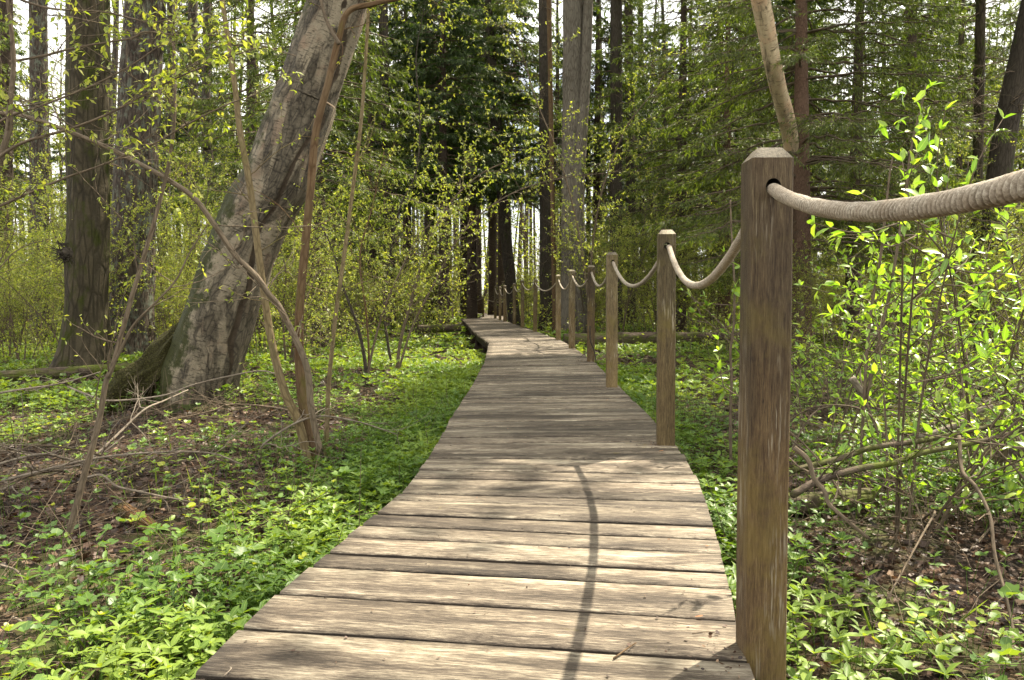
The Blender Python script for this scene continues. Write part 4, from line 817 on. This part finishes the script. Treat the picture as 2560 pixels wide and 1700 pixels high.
# ------------------------------------------------------------------ willow shrubs on the right, bright pointed leaves
def willow(seed, x, y, stems, label):
    rng = np.random.default_rng(seed); g = float(gz(x, y)); e = empty("willow_shrub", (x, y, g), label, "shrub", "bright willow shrubs on the right"); W, P, D = MB(), [], []
    for _ in range(stems):
        an = rng.random() * TAU; h = rng.uniform(.35, 1.32); sp = rng.uniform(.2, .85); b = np.array([math.cos(an), math.sin(an), 0]) * .12
        q = spline([b - [0, 0, .05], b + [sp * .3 * math.cos(an), sp * .3 * math.sin(an), h * .45], b + [sp * .75 * math.cos(an), sp * .75 * math.sin(an), h * .8], b + [sp * 1.1 * math.cos(an), sp * 1.1 * math.sin(an), h]], 14)
        W.merge(tube(q, np.linspace(.0055, .0018, 14), 6, .05)); tips = [(q, 7, 13)]
        for _ in range(9):
            i = rng.integers(2, 13); d = unit(rng.normal(size=3) * [1, 1, .5] + [0, 0, .35]); L = rng.uniform(.15, .42); s = spline([q[i], q[i] + d * L * .5 + rng.normal(size=3) * .02, q[i] + d * L + [0, 0, .04]], 7); W.merge(tube(s, np.linspace(.0032, .0014, 7), 5)); tips.append((s, 1, 6))
        for s, a, b_ in tips:
            for i in range(a, b_ + 1):
                if i < b_ - 1 and rng.random() < .25: continue
                nl = 1 if i < b_ - 1 else 3
                for _ in range(nl): P.append(s[i]); D.append(unit(unit(s[min(i + 1, len(s) - 1)] - s[i - 1]) * .9 + rng.normal(size=3) * .75))
    P, D = np.array(P), np.array(D); n = len(P)
    obj("stems", W, B_TWIG, e)
    obj("foliage", leaves(P, D + [0, 0, .1], unit(rng.normal(size=(n, 3)) * .5 + [0, 0, 1]), rng.uniform(.026, .062, n), LEAF8, rng=rng, wid=.9), L_SHRUB, e)
WL = [(1.55, 3.1, 10, "bright green willow shrub immediately right of the nearest post"), (2.15, 3.55, 11, "bright willow shrub second from the nearest post, middle right"), (2.75, 3.9, 12, "tall bright willow shrub against the right edge"),
      (1.75, 4.4, 7, "willow shrub behind the others, under the spruce boughs"), (2.95, 5.0, 9, "willow shrub at the back right, below the slanting trunk"), (2.2, 2.85, 6, "low willow shrub at the right edge over the fallen branches"), (2.5, 6.0, 10, "farthest of the bright willow shrubs")]
for i, (x, y, s, lb) in enumerate(WL): willow(900 + i, x, y, s, lb)
sapling("tall_willow_shoot", [("stem", [(2150, 1050), (2170, 850), (2200, 650), (2215, 520), (2225, 430), (2235, 380)], 3.3, .008, .003, 7, .05, 5, B_TWIG, (.1, .25)),
                              ("stem", [(2165, 1000), (2230, 700), (2260, 500), (2280, 360), (2300, 280), (2315, 215)], 3.3, .007, .003, 6, .055, 7, B_TWIG, (.08, .2))],
        "tall willow shoots rising above the rope with bright leaves at their tips", None, leafmat=L_SHRUB, seed=19)

# ------------------------------------------------------------------ fallen branches and logs
def branch(name, px, Y, r0, r1, mat, label, side=4, cat="branch", group=None, k=9, rough=.1, seed=0, lift=0.0, tl=(.1, .4)):
    rng = np.random.default_rng(seed + 70); P = [at(a, b, Y if np.isscalar(Y) else Y[i]) for i, (a, b) in enumerate(px)]
    P = [p + [0, 0, lift] for p in P]; loc = P[0].copy(); n = len(P) * 6; S = spline(P, n) - loc
    w, f = twiggy(S, np.linspace(r0, r1, n), rng, side, tl, .02, 0, .1, 0, 1, k, .1, rough=rough, twr=.002)
    o = obj(name, w, mat, loc=loc, smooth=r0 > .02); return tag(o, label, cat, group)
G1 = "dead branches lying left of the boardwalk"
branch("fallen_branch", [(0, 982), (65, 972), (130, 963), (185, 950), (250, 930)], 5.3, .008, .004, B_PALE, "pale dead branch at the left edge below the mossy trunk", seed=1, group=G1)
branch("fallen_branch", [(170, 967), (215, 985), (265, 1001), (340, 998), (420, 986), (480, 963), (575, 940), (650, 927), (690, 935)], list(np.linspace(4.9, 4.3, 9)), .006, .004, B_PALE, "long pale branch crossing in front of the birch foot", seed=2, group=G1)
branch("fallen_branch", [(225, 1150), (290, 1090), (360, 1025), (410, 1002), (470, 975)], list(np.linspace(3.9, 4.7, 5)), .007, .004, B_PALE, "pale branch rising right from beside the grey crooked sapling", seed=3, group=G1)
branch("fallen_branch", [(0, 1228), (60, 1195), (130, 1175), (210, 1160), (260, 1130), (310, 1090)], list(np.linspace(3.4, 4.1, 6)), .006, .003, B_PALE, "bleached branch lying behind the grey sapling's stem", seed=4, group=G1)
branch("fallen_branch", [(215, 1195), (255, 1188), (290, 1215), (345, 1228), (400, 1240), (480, 1255)], list(np.linspace(3.3, 3.2, 6)), .006, .0035, B_PALE, "wavy bleached branch right of the grey sapling's stem", seed=5, group=G1)
branch("fallen_branch", [(0, 1412), (45, 1430), (62, 1475), (70, 1500)], 2.45, .004, .0025, B_PALE, "short bent pale stick at the lower left edge", seed=6, side=1, group=G1)
branch("fallen_branch", [(10, 1497), (60, 1498), (105, 1500)], 2.32, .004, .003, B_PALE, "short straight stick at the lower left edge", seed=7, side=2, group=G1)
branch("fallen_branch", [(30, 1542), (70, 1560), (115, 1578)], 2.15, .004, .002, B_PALE, "pale stick in the lower left herbs", seed=8, side=0, group=G1)
G2 = "dark fallen branches right of the nearest post"
branch("fallen_branch", [(1981, 1238), (2043, 1203), (2142, 1173), (2234, 1157), (2311, 1131), (2464, 1100), (2600, 1060)], list(np.linspace(2.6, 2.9, 7)), .013, .008, B_LOG, "lower dark branch slanting up to the right from the nearest post", seed=9, group=G2)
branch("fallen_branch", [(1985, 1175), (2096, 1147), (2177, 1120), (2310, 1101), (2400, 1082), (2502, 1059), (2600, 1030)], list(np.linspace(2.75, 3.0, 7)), .012, .008, B_LOG, "upper dark branch running beside the lower one", seed=10, group=G2)
branch("fallen_branch", [(1985, 1119), (2020, 1150), (2035, 1196), (2062, 1230), (2073, 1261), (2119, 1303), (2169, 1345)], list(np.linspace(2.6, 2.5, 7)), .009, .006, B_TWIG, "crooked grey branch bending down behind the nearest post", seed=11, group=G2)
branch("fallen_branch", [(2398, 1090), (2406, 1176), (2441, 1219), (2475, 1291), (2487, 1387), (2513, 1483), (2533, 1578), (2529, 1640)], list(np.linspace(2.6, 2.0, 8)), .006, .0035, B_TWIG, "thin drooping bare twig in the lower right", seed=12, group=G2)
branch("fallen_branch", [(2300, 1095), (2400, 1060), (2440, 1030), (2480, 1015)], 3.9, .018, .014, B_PALE, "pale grey broken branch above the dark ones", seed=13, side=2, group=G2)
branch("fallen_branch", [(2130, 945), (2150, 975), (2172, 1000)], 4.0, .018, .014, B_PALE, "short thick pale branch standing among the willow leaves", seed=14, side=0, group=G2)
rgb = np.random.default_rng(404)
for q in range(22):
    left = q >= 12
    if left: x0, y0 = rgb.uniform(-3.4, -1.2), rgb.uniform(3.0, 6.0)
    else: x0, y0 = rgb.uniform(1.1, 2.9), rgb.uniform(2.7, 5.0)
    an = rgb.random() * TAU; L = rgb.uniform(.7, 1.8); z0 = float(gz(x0, y0)) + .02; z1 = rgb.uniform(.05, .25 if left else .5)
    h = np.array([math.cos(an), math.sin(an) * .7, 0]) * L; P = [np.array([x0, y0, z0]) + h * t + [rgb.normal() * .05, rgb.normal() * .05, z1 * math.sin(t * 2.6) + rgb.normal() * .02] for t in (0, .25, .5, .75, 1)]
    if any(on_deck(p[0], p[1], .12) for p in P): continue
    P[0][2] = z0 - .03; loc = P[0].copy(); r_ = rgb.uniform(.004, .009)
    w, f = twiggy(spline(P, 20) - loc, np.linspace(r_, r_ * .4, 20), rgb, 7, (.15, .5), .02, 0, .1, 0, 1, 6, .2, rough=.1, twr=.002)
    tag(obj("dead_branch", w, (B_PALE if rgb.random() < .4 else B_TWIG), loc=loc), "thin dead branch in the brown litter tangle before the leaning birch" if left else "thin dead branch in the tangle beneath the willow shrubs", "branch", "dead branches in the left litter" if left else "dead branches beneath the willow shrubs")
def log(pts, r0, r1, mat, label, name="fallen_log", k=22, rough=.14, seed=1, **kw):
    P = np.array(pts, float); loc = P[0].copy(); S = spline(P, 30) - loc; o = obj(name, tube(S, np.linspace(r0, r1, 30), k, rough, rng=np.random.default_rng(seed)), mat, loc=loc, smooth=True); return tag(o, label, kw.get("cat", "log"), kw.get("group"))
log([at(2290, 1215, 3.7), at(2425, 1165, 3.9), at(2600, 1095, 4.1)], .045, .06, B_LOG, "thick mossy log rising at the right edge")
log([at(1960, 1262, 3.3), at(2080, 1255, 3.35), at(2180, 1245, 3.4)], .05, .045, B_LOG, "dark mossy log lying low under the dark branches", seed=4)
log([(.95, 14.2, -.12), (3.2, 14.4, -.08), (6.5, 14.3, -.1)], .15, .13, B_LOG, "long mossy log lying across behind the rope posts", seed=5)
log([at(1045, 822, 16.5), at(1100, 822, 16.6), at(1150, 818, 16.8)], .09, .08, B_LOG, "dark log left of the boardwalk bend", seed=6)
log([(-6.2, 7.6, -.12), (-4.8, 8.0, -.08), (-3.9, 8.3, -.02)], .06, .05, B_LOG, "dark branch-like log at the foot of the mossy trunk", seed=7)
rg = np.random.default_rng(5); c0 = gp(318, 1310, -.17)
log([gp(300, 1278, -.175), gp(345, 1300, -.175), gp(380, 1318, -.19), gp(420, 1325, -.22)], .038, .018, B_ROT, "crumbling orange rotten wood chunk in the herbs on the left", name="rotten_log", seed=8, rough=.35)
branch("leaning_stick", [(1475, 815), (1476, 850), (1486, 880), (1492, 917)], 8.3, .008, .006, B_DKTRUNK, "thin dark stick leaning against the fourth post", seed=15, side=1, cat="stick", tl=(.15, .3))
def stick(a, b, r, mat, label, name="fallen_twig"):
    P = spline([gp(*a, .004), (gp(*a, .004) + gp(*b, .004)) / 2 + [.006, .004, .003], gp(*b, .004)], 8); o = obj(name, tube(P, np.linspace(r, r * .6, 8), 6, .15), mat); tag(o, label, "twig")
stick((1534, 1646), (1590, 1607), .0022, B_ORANGE, "small curved twig lying on the near planks")
stick((1730, 1584), (1800, 1586), .0012, B_TWIG, "hair-thin twig on the planks beside the nearest post's foot")
stick((560, 1690), (575, 1668), .0018, B_PALE, "short pale twig at the deck's lower left corner")
for (px, py, s, lb) in ((1652, 1128, .03, "red-brown bark flake in front of the second post"), (1747, 1542, .018, "small red-brown bud scale near the nearest post"), (1768, 1365, .012, "tiny dark chip on the deck's right edge"), (1518, 1000, .02, "red-brown flake in front of the third post")):
    p = gp(px, py, .003); rg = np.random.default_rng(int(px)); mb = MB()
    mb.merge(leaves([p - [s * .5, 0, 0]], [[1, .2, .12]], [[0, .1, 1]], s, ROUND, wid=.55, a=.4)); mb.merge(leaves([p - [s * .3, .004, -.003]], [[1, -.2, .2]], [[0, .2, 1]], s * .8, ROUND, wid=.5, a=.6))
    o = obj("bark_flake", mb, L_RUST); tag(o, lb, "bark flake")

def deck_bits():
    rng = np.random.default_rng(61); mb = MB(); n = 900; y = 1.2 + 11 * rng.random(n) ** 1.3; x = rng.uniform(-.6, .95, n); k = on_deck(x, y, -.02); x, y = x[k], y[k]; n = len(x)
    P = np.stack([x, y, np.full(n, .0035)], -1); mb.merge(leaves(P, rdir(n, rng, .02, .08), rdir(n, rng, 2.5), rng.uniform(.003, .011, n), ROUND, wid=.6, rng=rng))
    m = 160; k = rng.integers(0, n, m); A = P[k] + [.01, .01, .001]; mb.merge(sticks(A, A + rdir(m, rng, 0, .03) * rng.uniform(.008, .04, m)[:, None], .0007, .0005, 3, m=1))
    # crumbs gathered along the right edge round the post feet
    j = rng.integers(0, 6, 500); px_ = np.array([(q[0], q[1]) for q in POSTS])[j]; Q = np.concatenate([px_ + rng.normal(size=(500, 2)) * [.05, .06] - [.07, .03], np.full((500, 1), .003)], 1); Q = Q[on_deck(Q[:, 0], Q[:, 1], -.01)]
    mb.merge(leaves(Q, rdir(len(Q), rng, .05, .1), rdir(len(Q), rng, 1.5), rng.uniform(.003, .012, len(Q)), ROUND, wid=.6, rng=rng))
    o = obj("deck_crumbs", mb, [L_DEAD, B_TWIG]); tag(o, "fine crumbs of dead leaf and bark scattered over the planks", "debris", kind="stuff")
deck_bits()

# ------------------------------------------------------------------ ground cover (uncountable)
def floor_points(n, y0, y1, rng, dens, power=1.0, m=.0):
    y = y0 + (y1 - y0) * rng.random(n) ** power; x = rng.uniform(-.74, .74, n) * y + rng.uniform(-.4, .4, n)
    k = ~on_deck(x, y, m) & (rng.random(n) < dens(x, y)); return x[k], y[k]
def green_dens(x, y):
    d = .13 + 1.0 * np.clip(vnoise(x * 1.5 + 4, y * 1.5) * 2.0 - .62, 0, 1) * (.4 + .9 * vnoise(x * 5, y * 5, 4))
    bareL = np.exp(-(((x + 2.1) / 1.1) ** 2 + ((y - 3.7) / 1.5) ** 2)); bareR = np.exp(-(((x - 1.45) / .55) ** 2 + ((y - 2.75) / .45) ** 2))
    lush = np.exp(-((x + .55) / .35) ** 2) * (y < 9) + np.exp(-(((x + 1.1) / .6) ** 2 + ((y - 2.0) / .5) ** 2))
    d = d * (1 - .88 * bareL) * (1 - .85 * bareR) + .8 * lush
    d = d * np.where(y > 7, .75 + .5 * vnoise(x * .5, y * .5, 9), 1)
    return np.clip(d, 0, 1)
def herbs():
    rng = np.random.default_rng(31); mb = MB(); st = MB()
    def plant(x, y, tiers, npt, L, hmin, hmax, tm, tilt, wid=1.0, mat=0, vb=0.0, stem=True):
        n = len(x); h = rng.uniform(hmin, hmax, n); b = np.stack([x, y, gz(x, y)], -1); ln = rng.normal(size=(n, 3)) * [.25, .25, 0]
        top = b + (np.array([0, 0, 1.]) + ln) * h[:, None]
        if stem: mb.merge(sticks(b - [0, 0, .01], top, .0013, .0009, 3, a=.5, m=2))
        base_a = np.clip(vnoise(x * 2.3 + 40, y * 2.3, 6.) * 1.1 - .25 + rng.random(n) * .35, 0, .75) + vb
        for t in range(tiers):
            f = 1 - t * .30; c = b + (top - b) * f; ph = rng.random(n) * TAU
            for j in range(npt):
                an = ph + j * TAU / npt + rng.normal(size=n) * .25; d = np.stack([np.cos(an), np.sin(an), tilt + rng.normal(size=n) * .25 + (.35 if t == 0 else 0)], -1)
                mb.merge(leaves(c, d, np.stack([rng.normal(size=n) * .25, rng.normal(size=n) * .25, np.ones(n)], -1), L * rng.uniform(.65, 1.25, n) * (1 - .12 * t + .0), tm, wid=wid, a=np.clip(base_a + rng.random(n) * .3, 0, 1), m=mat, rng=rng))
    # pointed-leaf herb in whorls, thick along the deck edge
    x, y = floor_points(21000, 1.0, 7.5, rng, lambda x, y: green_dens(x, y) * np.where(x < 0, .55, .35), .62, .0); plant(x, y, 2, 4, .032, .04, .14, LEAF8, .15, .95)
    edge = rng.uniform(1.2, 9, 3300); xe = np.interp(edge, [p[1] for p in DL], [p[0] for p in DL]) - np.abs(rng.normal(size=3300)) * .26 - .035
    plant(xe, edge, 2, 4, .034, .05, .17, LEAF8, .2, .95, vb=.15)
    edge = rng.uniform(1.0, 9, 1300); xe = np.interp(edge, [p[1] for p in DR], [p[0] for p in DR]) + np.abs(rng.normal(size=1300)) * .24 + .005
    plant(xe, edge, 2, 4, .040, .05, .15, LEAF8, .2, .95)
    # round small leaves with yellow tops
    x, y = floor_points(16000, 1.0, 6.5, rng, lambda x, y: green_dens(x, y) * np.where(x > .5, .75, .38), .6, .0); plant(x, y, 1, 4, .026, .03, .11, ROUND, .1, 1.0, mat=1, stem=True)
    # lobed broader leaves
    x, y = floor_points(1500, 1.2, 8, rng, lambda x, y: .35 * green_dens(x, y) + .08, .8, .0); plant(x, y, 1, 3, .038, .06, .2, LOBED, .1, .95)
    x, y = floor_points(420, 1.1, 3.6, rng, lambda x, y: green_dens(x, y) * (vnoise(x * 3, y * 3, 2.) > .5), .7, .0); plant(x, y, 1, 5, .014, .06, .14, ROUND, .25, 1.0, mat=1, vb=.93)
    # thin grass blades and seedlings among them
    x, y = floor_points(9000, 1.0, 9, rng, lambda x, y: .5 * green_dens(x, y), .7, .0); n = len(x)
    mb.merge(leaves(np.stack([x, y, gz(x, y)], -1), unit(rng.normal(size=(n, 3)) * .35 + [0, 0, 1]), rdir(n, rng, 0, .3), rng.uniform(.05, .16, n), STRIP, wid=.35, rng=rng))
    # mid distance
    x, y = floor_points(42000, 6.5, 17, rng, lambda x, y: green_dens(x, y), .85, .0); plant(x, y, 1, 5, .055, .04, .16, LEAF4, .2, 1.25, stem=False, vb=.1)
    x, y = floor_points(36000, 15, 45, rng, lambda x, y: green_dens(x, y) * .9, 1.0, .0); plant(x, y, 1, 4, .11, .04, .25, LEAF4, .25, 1.3, stem=False, vb=.2)
    o = obj("ground_cover", mb, [L_HERB, L_ROUND, L_HERB]); tag(o, "carpet of fresh green woodland herbs on both sides of the boardwalk", "ground cover", kind="stuff")
herbs()
def litter():
    rng = np.random.default_rng(32); mb = MB()
    x, y = floor_points(60000, 1.0, 9, rng, lambda x, y: .35 + .65 * (1 - green_dens(x, y)), .65, -.02); n = len(x)
    mb.merge(leaves(np.stack([x, y, gz(x, y) + rng.uniform(.0, .018, n)], -1), rdir(n, rng, 0, .22), rdir(n, rng, 1.3), rng.uniform(.010, .040, n), LOBED, wid=.7, rng=rng))
    x, y = floor_points(16000, 8, 30, rng, lambda x, y: .8 + 0 * x, .9, .0); n = len(x)
    mb.merge(leaves(np.stack([x, y, gz(x, y) + rng.uniform(.0, .02, n)], -1), rdir(n, rng, 0, .2), rdir(n, rng, 1.3), rng.uniform(.05, .12, n), LEAF4, wid=1.5, rng=rng))
    x, y = floor_points(9500, 1.2, 14, rng, lambda x, y: .7 + 0 * x, .8, .0); n = len(x); A = np.stack([x, y, gz(x, y) + rng.uniform(.005, .04, n)], -1)
    mb.merge(sticks(A, A + rdir(n, rng, .05, .15) * rng.uniform(.08, .5, n)[:, None], rng.uniform(.001, .0035, n), .001, 4, m=1))
    # bare upright stalks
    x, y = floor_points(2600, 2.2, 12, rng, lambda x, y: .6 + 0 * x, .8, .02); n = len(x); A = np.stack([x, y, gz(x, y)], -1)
    mb.merge(sticks(A, A + unit(rng.normal(size=(n, 3)) * .3 + [0, 0, 1]) * rng.uniform(.12, .5, n)[:, None], .0018, .0008, 3, m=1))
    o = obj("leaf_litter", mb, [L_DEAD, B_TWIG]); tag(o, "brown dead leaves and thin twigs strewn over the forest floor", "leaf litter", kind="stuff")
litter()
def undergrowth():
    rng = np.random.default_rng(33); mb = MB()
    x, y = floor_points(5200, 9, 50, rng, lambda x, y: np.where((y < 15) & (x > -2.6) & (x < 3.0), .10, 1.0) * np.where(on_deck(x, y, .5), .15, 1), .95, .25); n = len(x)
    b = np.stack([x, y, gz(x, y)], -1); h = rng.uniform(.25, 1.0, n) * np.where(y > 16, 1.5, 1); tip = b + np.stack([rng.normal(size=n) * .3 * h, rng.normal(size=n) * .3 * h, h], -1)
    mb.merge(sticks(b, tip, .006, .002, 3, m=1))
    K = 15; k = np.repeat(np.arange(n), K); f = rng.uniform(.25, 1.05, len(k)); P = b[k] + (tip[k] - b[k]) * f[:, None] + rng.normal(size=(len(k), 3)) * [.14, .14, .06] * (h[k] * .9)[:, None]
    mb.merge(leaves(P, rdir(len(k), rng, 0, .6), rdir(len(k), rng, .9), rng.uniform(.03, .065, len(k)) * np.where(y[k] > 20, 1.7, 1), LEAF4, wid=1.3, rng=rng))
    m = 3000; y = rng.uniform(29, 60, m); x = rng.uniform(-.72, .72, m) * y; kk_ = ~on_deck(x, y, .9); x, y = x[kk_], y[kk_]; m = len(x); b = np.stack([x, y, gz(x, y)], -1); h = rng.uniform(1.5, 6.0, m); tip = b + np.stack([rng.normal(size=m) * .12 * h, rng.normal(size=m) * .12 * h, h], -1)
    mb.merge(sticks(b, tip, .014, .004, 3, m=1)); K = 26; k = np.repeat(np.arange(m), K); f = rng.uniform(.1, 1.02, len(k)); P = b[k] + (tip[k] - b[k]) * f[:, None] + rng.normal(size=(len(k), 3)) * [.45, .45, .15]
    mb.merge(leaves(P, rdir(len(k), rng, 0, .6), rdir(len(k), rng, .9), rng.uniform(.06, .14, len(k)), LEAF4, wid=1.3, rng=rng))
    o = obj("undergrowth", mb, [L_YOUNG, B_TWIG]); tag(o, "low thicket of leafing saplings and brush between the trunks", "undergrowth", kind="stuff")
undergrowth()

# ------------------------------------------------------------------ overhead crowns of the near trees (unseen, leaf clumps placed to cast chosen sun and shade)
LIT = [(-2.2, 4.1, .45, .35), (-1.25, 6.3, .45, .9), (-3.3, 4.4, .6, .4), (-1.0, 3.4, .3, .5), (1.5, 9.0, .6, 1.0), (-2.6, 5.3, .8, .6), (.50, 3.35, .56, .48), (.45, 1.6, .95, .95), (-1.3, 9.5, 1.2, 1.8), (.55, 2.75, .45, .3), (1.4, 7.2, .6, 1.1), (2.2, 1.9, .8, .8), (6, 6, 2.5, 2), (7, 14, 3, 4), (.1, 2.35, .7, .5), (-1.3, 2.2, .9, .75), (1.3, 2.0, .8, 1.0), (.55, 2.95, .30, .30), (-.55, 2.75, .3, .12), (-1.2, 2.1, .7, .5), (1.2, 1.9, .6, .8), (2.0, 3.0, .9, 1.1), (2.6, 4.0, .8, 1.2), (.3, 11.6, 1.6, 2.2), (-1.9, 9.9, 1.7, 1.5), (-.9, 8.0, .5, .9), (2.8, 12.0, 1.6, 1.4),
       (-.5, 14.5, .5, 1.2), (-3.4, 6.6, .8, .7), (-3.0, 13.5, 1.5, 1.5), (5.5, 9, 1.2, 1.2), (-1.6, 4.8, .5, .35), (4, 16, 2, 2), (-6, 12, 1.8, 2), (-4.2, 9.8, .9, .8), (-2.7, 8.5, .6, .5), (.0, 17.5, .6, .5)]  # spots kept clear of the unseen crown leaves so sun falls there
def shade_canopy():
    rng = np.random.default_rng(44); n = 16000
    x = rng.uniform(-9, 9, n); y = rng.uniform(-1.5, 26, n); x[:1500] = rng.uniform(-.7, 1.2, 1500); y[:1500] = rng.uniform(3.7, 9.2, 1500)
    d = .55 + .9 * (vnoise(x * .8 + 3, y * .8, 1) - .45)
    d = d * np.where(y > 12, .35, 1) * np.where(np.abs(x) > 5, .6, 1)
    d = np.where((y > 3.35) & (y < 9.2) & (np.abs(x - .25) < .9), 1.5, d)
    for cx, cy, ax, ay in LIT: d = np.where(((x - cx) / ax) ** 2 + ((y - cy) / ay) ** 2 < 1, .012, d)
    k = rng.random(n) < np.clip(d, 0, 1.5) * .60; x, y = x[k], y[k]; n = len(x)
    h = rng.uniform(7.5, 12, n) + np.clip((y - 8) * .35, 0, 6)
    P = np.stack([x + SUN[0] / SUN[2] * h, y + SUN[1] / SUN[2] * h, h], -1)
    vis = (P[:, 2] - CAMZ) < .40 * P[:, 1] + .4; P = P[~vis]; n = len(P)
    T = np.array([t[1][:2] for t in CANOPY]); near = np.argmin(((P[:, None, :2] - T[None]) ** 2).sum(-1), 1)
    for i, (e, tip) in enumerate(CANOPY):
        q = P[near == i]; m = len(q)
        if m < 3: continue
        loc = np.array(e.location); mb = MB()
        K = 15; c = np.repeat(q, K, 0) + rng.normal(size=(m * K, 3)) * .20; kk = len(c)
        mb.merge(leaves(c - loc, rdir(kk, rng, -.1, .6), rdir(kk, rng, .8), rng.uniform(.10, .24, kk), LEAF4, wid=1.4, rng=rng))
        # limbs: from the trunk out to clump centres through a chain of nearest hubs
        hubs = q[rng.choice(m, max(2, m // 22), replace=False)]; start = tip if tip[2] > 4 else np.array([tip[0], tip[1], 5.0])
        hi = np.argmin(((q[:, None] - hubs[None]) ** 2).sum(-1), 1); mb.merge(sticks(hubs[hi] - loc, q - loc, .010, .004, 3, m=1))
        zb = np.minimum(start[2], hubs[:, 2] - .5); st = np.stack([np.full(len(hubs), start[0]), np.full(len(hubs), start[1]), zb], -1)
        mb.merge(sticks(st - loc, hubs - loc, .035, .014, 6, m=1))
        obj("crown", mb, [L_CANOPY, B_TWIG], e)  # unseen leaf clumps, shaped for the dappled light below
shade_canopy()
